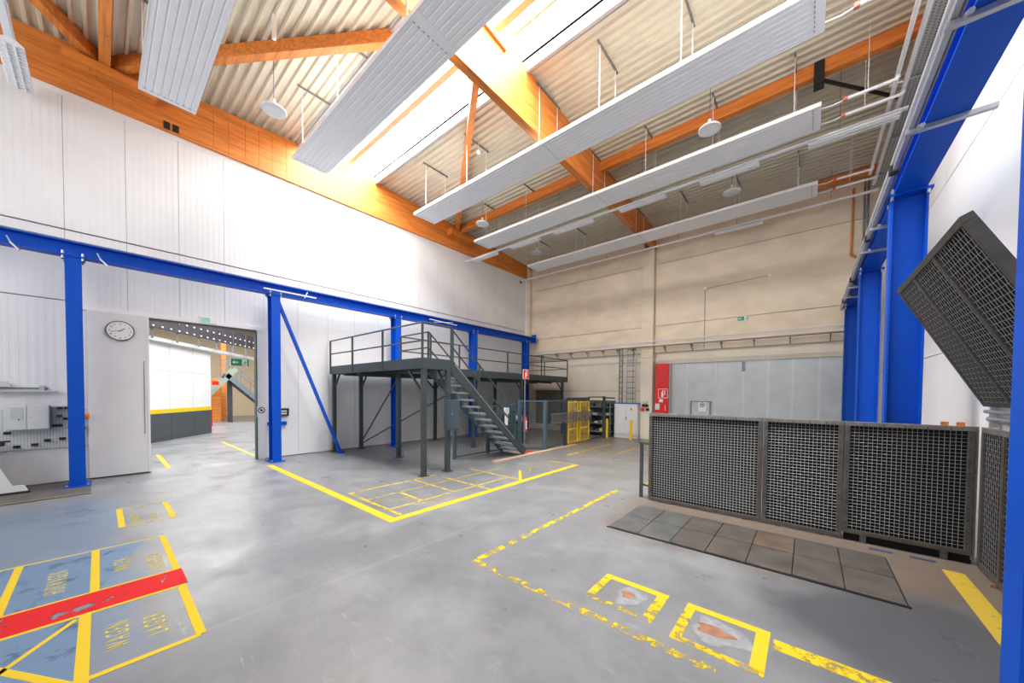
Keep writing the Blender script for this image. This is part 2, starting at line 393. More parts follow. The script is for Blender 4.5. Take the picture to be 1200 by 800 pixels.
def blob(name, cx, cy, rx, ry, m, z, seed):
    rr = random.Random(seed); n = 22; ph = [rr.uniform(0, 6.28) for _ in range(3)]
    v = [(cx, cy, z)]
    for k in range(n):
        t = 2*PI*k/n; q = 1+.16*math.sin(3*t+ph[0])+.12*math.sin(5*t+ph[1]); v.append((cx+rx*q*math.cos(t), cy+ry*q*math.sin(t), z))
    MB().add(v, [(0, 1+k, 1+(k+1) % n) for k in range(n)]).build(name, m, floor)
blob('scuffed_patch', -1.24, 3.16, .12, .16, M_GREYSC, .0012, 1); blob('rust_patch', -1.27, 3.17, .055, .06, M_RUST, .0022, 2)
blob('scuffed_patch', -.50, 3.13, .20, .17, M_GREYSC, .0012, 3); blob('rust_patch', -.54, 3.13, .13, .07, M_RUST, .0022, 4)
line('yellow_line', -.165, 1.05, 3.20, 3.335, M_PAINTW); line('yellow_line', 1.165, 1.325, 3.4, 5.90, M_PAINTD)
line('yellow_line', -5.68, -5.61, 9.2, 12.3, M_PAINTW); line('yellow_line', -4.62, -4.55, 10.4, 12.3, M_PAINTW); line('yellow_line', -5.6, -4.6, 10.35, 10.42, M_PAINTWW)
line('yellow_line', -2.62, -2.56, 7.2, 9.4, M_PAINTW)
line('yellow_line', -14.6, -11.95, 1.02, 1.10); line('yellow_line', -16.6, -12.1, 2.84, 2.91)
# drainage channel strip at the foot of the left wall
line('channel_strip', -11.6, -10.02, -3.0, -.13, mat('dark_channel_plate', (.12, .11, .105), .6, var=.2, vscale=4), .012)
line('channel_edge', -10.05, -10.02, -3.0, -.13, mat('channel_edge_brass', (.42, .33, .17), .5), .016)

# ---- left wall of sandwich panels
wl = MB()
wl.box(-11.95, -11.735, YF, .74, 0, 7.95); wl.box(-11.95, -11.735, 2.78, 15.2, 0, 7.95); wl.box(-11.95, -11.735, .74, 2.78, 3.53, 7.95)
wall_left = struct(wl.build('wall_left', M_DARKGAP, origin=(-11.8, 5, 0)), 'tall white sandwich panel wall with doorway')
P0, PW = -.417, .8405
edges = [P0+PW*k for k in range(-5, 19)]
edges = [e for e in edges if e > YF] ; edges = [YF]+[e for e in edges if e < 14.3]+[14.62]
g = .006
for a, b in zip(edges[:-1], edges[1:]):
    B(XL-.065, XL, a+g/2, b-g/2, 5.165, 7.83).build('wall_panel', M_WALL, wall_left)
    segs = [(a, b)]
    if b <= -.4:
        B(XL-.065, XL, a+g/2, b-g/2, 3.72, 5.135).build('wall_panel', M_WALL, wall_left)
        B(XL-.065, XL, a+g/2, b-g/2, 0.02, 3.70).build('wall_panel', M_WALL, wall_left)
    elif a < 2.75 and b > -.3:
        B(XL-.065, XL, a+g/2, b-g/2, 3.56, 5.135).build('wall_panel', M_WALL, wall_left)
        if a < .74 and b > .74: B(XL-.065, XL, a+g/2, .74, 0.02, 3.55).build('wall_panel', M_WALL, wall_left)
        elif b <= .74: B(XL-.065, XL, a+g/2, b-g/2, 0.02, 3.55).build('wall_panel', M_WALL, wall_left)
        if b > 2.78: B(XL-.065, XL, 2.78, b-g/2, 0.02, 3.55).build('wall_panel', M_WALLP, wall_left)
    else:
        B(XL-.065, XL, a+g/2, b-g/2, 0.02, 5.135).build('wall_panel', M_WALLP, wall_left)
struct(B(XL-.06, XL+.012, YF, 14.6, 7.83, 7.93).build('trim_1', M_TRIMW), 'white capping strip under the left timber beam')
struct(B(XL, XL+.018, 2.80, 2.95, 0, 3.60).build('trim_2', M_TRIMW), 'white jamb strip beside the open doorway')
struct(B(XL, XL+.035, -.25, 2.95, 3.56, 3.66).build('trim_3', M_TRIMW), 'white runner cover above the sliding door')
struct(B(XL-.08, XL-.0, 2.762, 2.785, 0, 3.53).build('trim_4', mat('green_seal', (.02, .10, .045), .5)), 'green edge strip of the doorway')
d1 = struct(B(XL+.012, XL+.085, -.16, .735, .03, 3.56).build('door_1', mat('door_leaf_white', (.74, .75, .76), .4, var=.03, vscale=2)), 'white sliding door leaf left of the doorway')
B(XL+.085, XL+.10, .70, .735, .03, 3.56).build('edge_strip', M_TRIMW, d1)
B(XL+.085, XL+.093, .64, .655, .9, 2.55).build('pull_rail', M_STEELD, d1)

# ---- roof deck: trapezoidal sheets, ribs across the hall
deck = MB()
for (y0, y1) in ((YF-.3, 3.85), (6.15, 15.3)):
    deck.prism([(y0, rz(y0)+.13), (y1, rz(y1)+.13), (y1, rz(y1)+.2), (y0, rz(y0)+.2)], 'x', -12.1, 2.0)
ceiling = struct(deck.build('ceiling', mat('roof_cover', (.25, .25, .25), .8), origin=(-5, 5, 9.2)), 'low pitched timber and steel deck roof')
def sheet(y0, nrib):
    p = .18; prof = []
    for k in range(nrib):
        for dy, dz in ((0, .0), (.042, .0), (.066, .062), (.156, .062)):
            y = y0+k*p+dy; prof.append((y, rz(y)+dz))
    y = y0+nrib*p; prof.append((y, rz(y)))
    mb = MB(); v = []; f = []
    for y, z in prof: v += [(-11.72, y, z), (1.62, y, z)]
    for i in range(len(prof)-1): f.append((2*i, 2*i+1, 2*i+3, 2*i+2))
    mb.add(v, f).build('roof_sheet', M_ROOF, ceiling)
y = 6.15
while y < 15.0: sheet(y, 6); y += 1.08
y = 3.85-1.08
while y > -6.0: sheet(y, 6); y -= 1.08

# ---- ridge skylight
sk = MB(); sk.box(-11.72, 1.62, 3.78, 3.85, 9.10, 9.50); sk.box(-11.72, 1.62, 6.15, 6.22, 9.10, 9.50)
sk.box(-11.9, -11.72, 3.78, 6.22, 8.9, 10.3); sk.box(1.62, 1.8, 3.78, 6.22, 8.9, 10.3)
sky = struct(sk.build('window_1', mat('skylight_curb', (.86, .86, .85), .5), origin=(-5, 5, 9)), 'long ridge skylight with white curb')
B(-11.72, 1.62, 5.22, 5.36, 9.30, 9.46).build('ridge_timber', M_PINKBAR, sky)
n = 13
for i in range(n+1):
    x = -11.70+i*(13.30/n)
    for sgn in (-1, 1):
        MB().bar((x, 5+sgn*1.14, 9.40), (x, 5, 10.02), .04, .06, (0, 0, 1)).build('glazing_bar', M_TRIMW, sky)
        if i < n:
            x1 = x+13.30/n
            MB().add([(x, 5+sgn*1.148, 9.42), (x1, 5+sgn*1.148, 9.42), (x1, 5, 10.06), (x, 5, 10.06)], [(0, 1, 2, 3)]).build('pane', M_PANE, sky)
for yy in (3.78, 6.15): B(-11.6, 1.56, yy, yy+.07, 9.03, 9.10).build('curb_edge', mat('curb_edge_grey', (.42, .42, .43), .5), sky)
op = root('skylight_opener', 'small grey skylight opener motor with push bar under the ridge glazing', 'opener', (-4.3, 5.62, 9.3))
B(-3.45, -3.25, 5.55, 5.72, 9.28, 9.40).build('motor', M_STEELD, op, .01); MB().tube((-3.4, 5.63, 9.36), (-4.85, 5.63, 9.36), .028).build('push_bar', M_PINKBAR, op); MB().tube((-4.6, 5.63, 9.36), (-4.6, 5.63, 9.50), .012).build('rod', M_STEEL, op)

# ---- glulam beams
def glulam(name, label, x0, x1, m):
    ys = [YF, -2, 2, 5, 8, 11, 15.0]
    pts = [(ys[0], 7.93)]+[(ys[-1], 7.93)]+[(y, rz(y)-.005) for y in reversed(ys)]
    return tag(MB().prism(pts, 'x', x0, x1).build(name, m), label, 'beam', 'saddle shaped glulam beams')
gl = glulam('glulam_beam', 'orange glulam saddle beam lying on top of the white left wall', -11.72, -11.585, M_WOOD)
glulam('glulam_beam', 'orange glulam saddle beam spanning the middle of the hall to the concrete pillar', -5.14, -4.96, M_WOOD)
glulam('glulam_beam', 'orange glulam saddle beam behind the cable tray on the right wall', 1.56, 1.72, M_WOOD)
rr = random.Random(3)
for y in (-2.7, -1.9, .25, 1.9, 2.2, 2.55, 2.85, 3.15, 3.5, 3.75, 3.95, 4.2, 9.5, 10.0, 10.5, 11.1, 11.7, 12.3):
    B(-11.586, -11.582, y, y+.008, 7.95, rz(y)-.12).build('seam', mat('seam_dark_wood', (.42, .10, .02), .6), gl)
for y in (1.02, 1.17): B(-11.60, -11.57, y, y+.11, 7.965, 8.13).build('hanger_plate', M_BLACK, gl)

# ---- timber purlins and braces in the roof plane
def timber(name, label, a, b, w, h, m, group): return tag(MB().bar(a, b, w, h).build(name, m), label, 'timber', group)
for yy, wh in ((.15, 'in the dark roof corner'), (9.82, 'above the long light rail')):
    z = rz(yy)-.16
    timber('timber_purlin', 'orange timber purlin from left wall to middle beam %s' % wh, (-11.6, yy, z), (-5.14, yy, z), .16, .28, M_WOODX, 'timber purlins')
timber('timber_purlin', 'orange timber purlin running from middle beam to right wall, black steel bracket on it', (-4.96, 9.82, rz(9.82)-.16), (1.56, 9.82, rz(9.82)-.16), .16, .28, M_WOODX, 'timber purlins')
timber('timber_purlin', 'orange timber purlin along the foot of the roof at the concrete wall', (-11.4, 14.55, rz(14.55)-.14), (1.5, 14.55, rz(14.55)-.14), .16, .24, M_WOODX, 'timber purlins')
B_ = tag(B(-.05+.0, .12, 9.70, 9.94, 8.42, 8.88).build('beam_shoe', M_BLACK), 'black steel bracket clamped around the right timber purlin', 'bracket')
tag(MB().bar((.1, 9.8, 8.5), (1.45, 11.4, 8.45), .05, .05).build('steel_stay', M_BLACK), 'thin black steel stay from purlin bracket towards right wall', 'stay')
for a, b, lab in (((-11.5, .28, 8.80), (-5.30, 4.75, 9.02), 'diagonal orange roof brace from left wall node towards skylight, beside the second radiant panel'),
                  ((-11.5, 9.72, 8.76), (-5.30, 5.08, 9.0), 'diagonal orange roof brace from far left wall node up to skylight edge'),
                  ((-11.5, .02, 8.80), (-5.30, -3.9, 8.52), 'diagonal orange roof brace crossing the dark roof corner above the light bar')):
    timber('timber_brace', lab, a, b, .16, .26, M_WOODX, 'diagonal roof braces')
for yy, lab in ((.15, 'orange timber gusset block bolted on left wall beam above the two black hanger plates'), (9.82, 'orange timber gusset block bolted on left wall beam above the far light rail')):
    tag(MB().prism([(yy-.55, 8.62), (yy+.75, 8.58), (yy+.75, 8.36), (yy-.55, 8.36)], 'x', -11.585, -11.30).build('gusset_block', M_WOOD), lab, 'timber block', 'gusset blocks')

tag(MB().bar((-4.93, 4.75, 9.02), (-4.93, 5.45, 8.96), .06, .09).build('timber_block', M_WOOD), 'small orange timber cleat on the face of the middle beam at the skylight', 'timber block')

# ---- back wall of precast concrete
wb = MB(); wb.box(-11.95, -4.33, 15.12, 15.4, 0, 9.6); wb.box(-4.33, 2.2, 15.12, 15.4, 3.15, 9.6)
wall_back = struct(wb.build('wall_back', M_DARKGAP, origin=(-5, 15.2, 0)), 'beige precast concrete rear wall')
for x0, x1 in ((-11.67, -5.45), (-4.96, 1.8)):
    for z0, z1 in ((3.62, 4.705), (4.72, 7.25), (7.265, 9.3)):
        B(x0, x1, YB, 15.13, z0, z1).build('concrete_panel', M_CONC, wall_back, .006)
B(-11.67, -5.45, 15.0, 15.13, 2.02, 3.615).build('concrete_panel', M_CONC2, wall_back)
B(-11.67, -5.45, 15.0, 15.13, 0, 2.005).build('concrete_panel', M_CONC2, wall_back)
B(-4.96, -4.33, 15.0, 15.13, 0, 3.615).build('concrete_panel', M_CONC2, wall_back)
B(-4.33, 1.8, 15.0, 15.13, 3.15, 3.615).build('lintel', M_CONC2, wall_back)
for z0, z1, m_ in ((0, 3.40, M_CONC2), (3.41, 3.78, M_CONC), (3.79, 7.9, M_CONC)):
    B(-5.46, -4.975, 14.66, 15.12, z0, z1).build('pillar_section', m_, wall_back, .008)
B(-11.67, -11.42, 14.62, 15.12, 0, 8.6).build('corner_pillar', M_CONC, wall_back, .01)
B(-11.68, -11.60, 14.585, 14.635, 0, 7.95).build('corner_trim', M_TRIMW, wall_back)
tag(B(-11.2, -9.5, 14.96, 15.0, .3, 2.05).build('wall_board', mat('dark_board', (.20, .17, .12), .7, var=.1)), 'dark brown board on rear wall under the mezzanine', 'board')
door2 = struct(B(-4.4, 2.0, 15.14, 15.22, 0, 3.3).build('door_2', M_DOOR, origin=(-1.5, 15.15, 0)), 'wide grey sheet metal sliding door')
dx = [-4.35, -3.735, -2.72, -1.83, -1.09, -.41, .27, .95, 1.7]
for a, b in zip(dx[:-1], dx[1:]): B(a+.004, b-.004, 15.10, 15.14, .02, 3.2).build('door_panel', M_DOOR, door2)
for x in dx[1:-1]: B(x-.03, x+.03, 15.085, 15.10, .02, 3.16).build('cover_strip', mat('door_strip', (.60, .63, .64), .4, metal=.2), door2)
wk = B(-3.58, -2.86, 15.06, 15.10, .05, 1.60).build('wicket_door', M_DOOR, door2)
for x in (-3.58, -2.90): B(x-.02, x+.03, 15.03, 15.07, .05, 1.62).build('frame_post', M_STEELD, wk)
B(-3.60, -2.84, 15.03, 15.07, 1.60, 1.635).build('frame_head', M_STEELD, wk)
B(-1.88, -1.80, 15.02, 15.09, 2.75, 3.1).build('door_guide', M_STEELD, door2)

# ---- right wall
wall_right = struct(B(XR+.05, XR+.3, YF, 15.3, 0, 7.95).build('wall_right', M_DARKGAP, origin=(1.7, 5, 0)), 'white panel wall behind the blue crane columns')
M_WR = mat('right_wall_white', (.80, .81, .82), .5, var=.025, vscale=1.5)
ye = [YF, .5, 4.45, 8.3, 12.2, 15.0]
for a, b in zip(ye[:-1], ye[1:]):
    for z0, z1 in ((0, 2.55), (2.565, 5.14), (5.16, 7.93)):
        B(XR, XR+.06, a+.003, b-.003, z0, z1).build('wall_panel', M_WR, wall_right)
# ---- unseen front wall; its window band is added to admit fill light
wf = MB(); wf.box(-12, 2, YF-.25, YF, 0, 3.2); wf.box(-12, 2, YF-.25, YF, 7.7, 9.4)
for x in (-11.95, -7.6, -3.2, 1.45): wf.box(x-.2, x+.2, YF-.25, YF, 3.2, 7.7)
struct(wf.build('wall_front', M_WALLP), 'unseen white front wall with a window band added for fill light')

# ---- annex seen through the doorway
M_ANX = mat('annex_wall', (.55, .48, .36), .8, var=.05)
struct(B(-33.2, -33.0, -5, 14, 0, 7).build('wall_annex_far', M_BEIGE), 'beige boarded wall at the far end of the annex')
struct(B(-33, -11.95, 13.8, 14, 0, 7).build('wall_annex_side', M_ANX), 'pale annex side wall')
struct(B(-33, -11.95, -5.2, -5, 0, 7).build('wall_annex_near', M_ANX), 'pale annex end wall')
ac = MB(); ac.box(-33.2, -28.0, -5.2, 14, 6.8, 7.0); ac.box(-28.0, -11.9, 7.2, 14, 6.8, 7.0); ac.box(-28.0, -11.9, -5.2, -1.2, 6.8, 7.0)  # opening left out of view, added to brighten the annex
struct(ac.build('ceiling_annex', M_DARKST), 'dark annex roof with an unseen opening added to let light in')
# angled white cabin
ca, cb = Vector((-17.97, 1.15, 0)), Vector((-20.55, 3.19, 0)); cdv = (cb-ca).normalized(); cnv = Vector((cdv.y, -cdv.x, 0))
if cnv.x < 0: cnv = -cnv
ca2 = ca - cdv*3.0
cab = root('partition_cabin', 'angled white annex cabin wall with yellow stripe above a dark grey base', 'partition', ca2)
def strip(z0, z1, t, name, m, s0, s1):
    p = ca2.lerp(cb, s0); q = ca2.lerp(cb, s1)
    v = [p, q, q-cnv*(.25), p-cnv*.25]; v = [x+cnv*t if i < 2 else x for i, x in enumerate(v)]
    MB().prism([(x.x, x.y) for x in v], 'z', z0, z1).build(name, m, cab)
sj = [0, .22, .45, .62, .82, 1.0]
for s0, s1 in zip(sj[:-1], sj[1:]):
    strip(1.19, 2.62, 0, 'white_board', M_WHITES, s0+.0015, s1-.0015); strip(2.63, 3.72, 0, 'white_board', M_WHITES, s0+.0015, s1-.0015); strip(0, 1.03, .015, 'base_board', M_GREY, s0+.001, s1-.001)
strip(1.03, 1.19, .02, 'yellow_stripe', M_YELLOW, 0, 1)
cc = cb + cdv*4.2
tag(MB().bar(ca2+Vector((0, 0, 3.78)), cc+Vector((0, 0, 3.62)), .3, .13).build('cable_duct', M_WHITEM), 'long white duct running along the top of the annex cabin', 'duct')
gd = root('lattice_girder', 'dark riveted steel girder across the annex above the cabin', 'girder', ca2+cnv*.3)
a0 = ca2+cnv*.3; b0 = cc+cnv*.3
MB().bar(a0+Vector((0, 0, 4.36)), b0+Vector((0, 0, 4.42)), .12, .66).build('web_plate', M_DARKST, gd)
for k in range(26):
    p = a0.lerp(b0, (k+.5)/26)+cnv*.065
    for z in (4.14, 4.42):
        MB().tube(p+Vector((0, 0, z)), p+cnv*.03+Vector((0, 0, z)), .032, 6).build('rivet', M_WHITES, gd)
for k in range(9):
    p = a0.lerp(b0, (k+.3)/9); MB().bar(p+Vector((0, 0, 3.7)), p+Vector((0, 0, 4.1)), .06, .06).build('hanger', M_STEELD, gd)
# annex staircase
st = root('annex_stair', 'grey steel staircase with landing in the annex behind the exit sign', 'staircase', (-27, 5.5, 0))
for xx in (-27.2, -26.2):
    MB().bar((xx, 4.75, 2.85), (xx, 7.5, .12), .05, .26).build('stringer', M_SHELF, st)
    MB().bar((xx, 5.25, 3.2), (xx, 3.5, 1.05), .05, .24).build('stringer', mat('pale_green_steel', (.28, .33, .27), .5), st)
    MB().bar((xx, 4.75, 3.75), (xx, 7.5, 1.02), .04, .04).build('handrail', M_SHELF, st)
    for t in (0, .25, .5, .75, 1): MB().bar((xx, 4.75+2.75*t, 2.85-2.73*t), (xx, 4.75+2.75*t, 3.75-2.73*t), .04, .04).build('baluster', M_SHELF, st)
for k in range(13):
    t = (k+.5)/13; B(-27.2, -26.2, 4.75+2.75*t-.12, 4.75+2.75*t+.12, 2.85-2.73*t-.02, 2.85-2.73*t+.02).build('tread', M_STEELD, st)
MB().bar((-26.7, 5.0, 0), (-26.7, 5.0, 2.45), .22, .22).build('post', M_DARKST, st); MB().bar((-26.7, 7.6, 0), (-26.7, 7.6, 6), .22, .22).build('post', M_DARKST, st)
tag(B(-28.2, -27.6, 4.25, 4.75, 0, 2.6).build('timber_partition', M_WOOD, bevel=.01), 'orange timber partition standing beside the annex staircase', 'partition')
tag(B(-29.2, -28.9, 5.0, 5.25, 0, 5.5).build('timber_post', M_WOOD, bevel=.01), 'slim orange timber post behind the annex staircase', 'post')
tag(B(-25.6, -25.55, 4.02, 4.32, 2.2, 2.42).build('red_wall_sign', M_RED), 'small red and white fire sign in the annex', 'sign')
tag(MB().tube((-24.3, 3.75, 0), (-24.3, 3.75, 1.1), .07, 10).build('red_post', M_RED), 'short red post at the corner of the annex cabin', 'post')

# ================================================================ CRANE STEELWORK
def i_beam(name, label, x0, x1, y0, y1, z0, z1):
    r = root(name, label, 'crane beam', ((x0+x1)/2, y0, z0), 'blue crane runway beams'); c = (x0+x1)/2
    B(x0, x1, y0, y1, z0, z0+.022).build('lower_flange', M_BLUE, r); B(x0, x1, y0, y1, z1-.022, z1).build('upper_flange', M_BLUE, r)
    B(c-.012, c+.012, y0, y1, z0+.022, z1-.022).build('web', M_BLUE, r)
    B(c-.03, c+.03, y0+.2, y1-.2, z1, z1+.05).build('crane_rail', M_STEELD, r)
    B(x0, x1, y1-.03, y1, z0, z1+.18).build('end_stop', M_BLUE, r)
    return r
lrun = i_beam('crane_runway', 'blue crane runway beam along the white left wall', -11.19, -10.91, -4.6, 14.55, 4.47, 4.74)
i_beam('crane_runway', 'blue crane runway beam high on the right wall', .79, 1.07, -4.6, 14.45, 4.47, 4.74)
def column(x0, x1, y, label, side):
    r = root('steel_column', label, 'column', ((x0+x1)/2, y, 0), 'blue crane columns'); h = 4.44
    B(x0, x0+.022, y-.10, y+.10, .025, h).build('flange', M_BLUE, r); B(x1-.022, x1, y-.10, y+.10, .025, h).build('flange', M_BLUE, r)
    B(x0+.022, x1-.022, y-.008, y+.008, .025, h).build('web', M_BLUE, r)
    B(x0-.07, x1+.07, y-.17, y+.17, 0, .025).build('base_plate', M_BLUE, r); B(x0-.03, x1+.03, y-.15, y+.15, h, h+.028).build('cap_plate', M_BLUE, r)
    for x in (x0-.035, x1+.035):
        for s in (-.13, .13): MB().tube((x, y+s, .025), (x, y+s, .06), .016, 6).build('anchor_bolt', M_STEEL, r)
    for x in (x0+.01, x1-.01):
        for s in (-.12, .12): MB().tube((x, y+s, h-.05), (x, y+s, h+.09), .018, 6).build('clamp_bolt', M_STEEL, r)
    return r
LX0, LX1, RX0, RX1 = -11.22, -10.88, .765, 1.09
for y, lab in ((-.30, 'blue steel column between the perforated tool board and the wall clock'), (3.02, 'blue steel column right beside the open doorway'),
               (6.62, 'blue steel column passing through the mezzanine near its open end'), (10.25, 'blue steel column behind the staircase of the mezzanine'), (13.85, 'blue steel column at the corner of the concrete wall')):
    column(LX0, LX1, y, lab, -1)
for y, lab in ((2.765, 'blue steel column in front of the folded up mesh grate'), (6.65, 'blue steel column behind the third fence panel and mesh grate'),
               (10.2, 'blue steel column second from the grey sliding door'), (13.9, 'blue steel column right beside the grey sliding door')):
    column(RX0, RX1, y, lab, 1)
tag(MB().bar((-11.05, 3.12, 4.30), (-11.05, 4.72, .05), .07, .09, (1, 0, 0)).add(*[[(-11.12, 4.66, 0), (-10.98, 4.66, 0), (-10.98, 4.82, 0), (-11.12, 4.82, 0), (-11.12, 4.66, .06), (-10.98, 4.66, .06), (-10.98, 4.82, .06), (-11.12, 4.82, .06)], [(0, 1, 2, 3), (4, 5, 6, 7), (0, 1, 5, 4), (1, 2, 6, 5), (2, 3, 7, 6), (3, 0, 4, 7)]]).build('diagonal_brace', M_BLUE), 'slim blue diagonal brace from doorway column down to the floor', 'brace')
# small steel parts on the left runway
for y in (-1.0, .02): MB().bar((-10.9, y-.02, 4.60), (-10.9, y+.02, 4.50), .03, .02).bar((-10.9, y+.02, 4.5), (-10.8, y+.12, 4.36), .03, .02).build('bracket', M_STEEL, lrun)
MB().bar((-10.88, 2.75, 4.56), (-10.88, 4.0, 4.56), .05, .03).bar((-10.88, 3.7, 4.5), (-10.88, 3.78, 4.68), .03, .02).build('cable_arm', M_WHITEM, lrun)
MB().bar((-10.88, 7.9, 4.62), (-10.88, 9.2, 4.58), .04, .03).bar((-10.88, 8.1, 4.54), (-10.88, 9.0, 4.66), .03, .02).build('cable_arm', M_WHITEM, lrun)
# conductor rail below the right runway
cr = root('conductor_rail', 'long grey conductor rail running beside the right blue crane beam', 'rail', (.62, 5, 4.42))
B(.69, .725, -3, 14.4, 4.47, 4.53).build('rail_profile', M_STEEL, cr); B(.733, .745, -3, 14.4, 4.46, 4.50).build('cable_strip', M_STEELD, cr)
MB().tube((.68, -3, 4.55), (.68, 14.4, 4.55), .014, 6).build('cable', M_WHITEM, cr)
for y in (5.9, 8.2, 10.9, 13.2): B(.665, .755, y-.05, y+.05, 4.455, 4.57).build('joint_box', M_BLACK, cr, .01)
for i, y in enumerate((1.2, 3.78, 5.05, 7.6, 8.75, 11.4, 12.5)):
    MB().bar((.67, y, 4.445), (1.22, y, 4.445), .045, .04).build('strut', M_STEEL, cr)
    MB().tube((.775, y-.06, 4.45), (.775, y+.06, 4.50), .02, 6).build('clip', M_STEEL, cr)

# ================================================================ CEILING EQUIPMENT
# radiant heating panels
def radiant(y0, label):
    w = .79; z = 7.66; xa, xb = -9.97, .08
    r = root('radiant_panel', label, 'heating panel', (xa, y0, z), 'white radiant ceiling panels')
    def module(x0, x1):
        prof = [(y0, z+.06), (y0, z), (y0+.02, z)]
        nr = 7; s = (w-.04)/nr
        for k in range(nr):
            a = y0+.02+k*s; prof += [(a+s*.36, z), (a+s*.44, z+.010), (a+s*.56, z+.010), (a+s*.64, z)]
        prof += [(y0+w-.02, z), (y0+w, z), (y0+w, z+.06)]
        MB().prism(prof, 'x', x0, x1).build('panel_sheet', M_PANEL, r)
    xm = -4.75
    module(xa+.12, xm-.1); module(xm+.1, xb-.12)
    for a, b in ((xa, xa+.12), (xm-.1, xm+.1), (xb-.12, xb)):
        B(a, b, y0, y0+w, z-.004, z+.06).build('cover_strip', M_PANEL, r)
    for k in range(8):
        for x in (xa+.11, xm-.1, xb-.13): B(x, x+.012, y0+.05+k*.09, y0+.09+k*.09, z-.007, z-.004).build('slot', M_STEELD, r)
    for ya in (y0-.012, y0+w): B(xa, xb, ya, ya+.012, z-.005, z+.075).build('edge_flange', M_WHITEM, r)
    for x in (-9.35, -7.45, -4.95, -3.42, -1.85, -.35):
        zr = rz(y0+w/2)-.01
        MB().bar((x, y0-.08, zr-.03), (x, y0+w+.08, zr-.03), .035, .035).build('cross_bar', M_STEELD, r)
        for ya in (y0+.02, y0+w-.02): MB().tube((x, ya, z+.06), (x, ya, zr-.03), .009, 5).build('hanger_rod', M_WHITEM, r)
    return r
for y0, lab in ((.555, 'white ribbed radiant panel hanging across the dark roof corner above the left wall'), (3.14, 'white ribbed radiant panel hanging just left of the ridge skylight'),
                (6.62, 'white radiant panel with thin hanger rods right after the ridge skylight'), (9.27, 'white radiant panel alongside the long light rail, under the timber purlin'), (12.58, 'white radiant panel hanging closest to the concrete wall')):
    radiant(y0, lab)
# heating pipes and their branches
def pipe(name, label, pts, r, m, cat='pipe', group=None): return tag(MB().path(pts, r, 8).build(name, m, smooth=True), label, cat, group)
pipe('heating_pipe', 'white heating pipe along the right wall, inner one of the pair', [(1.14, -4.5, 7.79), (1.14, 13.2, 7.79)], .035, M_WHITEM, group='heating pipes along the right wall')
pipe('heating_pipe', 'white heating pipe along the right wall, next to the perforated tray', [(1.28, -4.5, 7.79), (1.28, 13.9, 7.79)], .035, M_WHITEM, group='heating pipes along the right wall')
for (y0, lab) in ((3.14, 'by the skylight'), (6.62, 'right after the skylight'), (9.27, 'under the timber purlin'), (12.58, 'closest to the concrete wall')):
    for dy, xw, nm in ((.14, 1.14, 'first'), (.66, 1.28, 'second')):
        yb = y0+dy
        rt = root('branch_pipe', '%s white branch pipe with elbow feeding the radiant panel %s' % (nm, lab), 'pipe', (.08, yb, 7.7), 'radiant panel branch pipes')
        MB().path([(.45, yb, 7.69), (xw, yb, 7.69), (xw, yb, 7.755)], .03, 8).build('insulated_pipe', M_WHITEM, rt, smooth=True)
        MB().path([(.08, yb, 7.68), (.26, yb, 7.66), (.45, yb, 7.69)], .012, 6).build('flexible_hose', M_WHITEM, rt)
        B(.40, .47, yb-.03, yb+.03, 7.66, 7.73).build('valve', mat('valve_red', (.6, .15, .1), .5), rt, .008)
        MB().tube((.75, yb, 7.7), (.75, yb, rz(yb)), .007, 5).build('hanger_rod', M_WHITEM, rt)
tr = root('cable_tray', 'wide perforated steel cable tray high along the right wall', 'cable tray', (1.4, 5, 7.95))
B(1.35, 1.53, -4.6, 14.5, 7.93, 7.945).build('tray_bottom', M_TRAY, tr); B(1.35, 1.36, -4.6, 14.5, 7.945, 8.02).build('tray_side', M_STEEL, tr); B(1.52, 1.53, -4.6, 14.5, 7.945, 8.02).build('tray_side', M_STEEL, tr)
for y in (1.0, 3.4, 5.8, 7.9, 9.9, 11.9, 13.7):
    MB().bar((1.08, y, 7.90), (1.545, y, 7.90), .035, .03).build('cantilever', M_STEEL, tr); B(1.532, 1.548, y-.02, y+.02, 7.8, 8.15).build('wall_upright', M_STEEL, tr)
# light rails with luminaires
def rail(y, z, label, x0, x1, lum, lumlab, wide=.12):
    r = root('light_rail', label, 'light rail', (x0, y, z), 'white light rails')
    B(x0, x1, y-.035, y+.035, z, z+.05).build('trunking', M_WHITEM, r); B(x0, x1, y-.055, y-.035, z+.01, z+.03).build('lip', M_WHITEM, r); B(x0, x1, y+.035, y+.055, z+.01, z+.03).build('lip', M_WHITEM, r)
    for x in (-9.8, -6.8, -3.9, -2.0, .4):
        MB().tube((x, y, z+.05), (x, y, rz(y)), .006, 5).build('hanger_rod', M_STEELD, r)
    for i, (a, b) in enumerate(lum):
        q = root('strip_light', lumlab, 'light', (a, y, z-.1), 'strip lights on the light rail at %s' % ('the concrete wall' if y > 12 else 'the left wall top' if y < 0 else 'mid hall'))
        MB().prism([(y-.05, z), (y+.05, z), (y+wide, z-.075), (y+wide-.012, z-.085), (y-wide+.012, z-.085), (y-wide, z-.075)], 'x', a, b).build('reflector_housing', M_WHITEM, q)
        for k in range(int((b-a)/.09)):
            B(a+.03+k*.09, a+.045+k*.09, y-wide+.03, y+wide-.03, z-.10, z-.085).build('louvre_blade', M_WHITEM, q)
        for dy in (-.045, .045): MB().tube((a+.02, y+dy, z-.094), (b-.02, y+dy, z-.094), .013, 6).build('tube_lamp', M_TRIMW, q)
rail(10.32, 7.58, 'long white light rail crossing the whole hall under the timber purlin', -11.62, 1.4, [(-11.1, -9.75), (-8.98, -7.63), (-6.99, -5.5), (-4.57, -3.21), (-2.34, -1.03), (-.12, 1.3)], 'white louvred strip light clipped under the long mid hall rail')
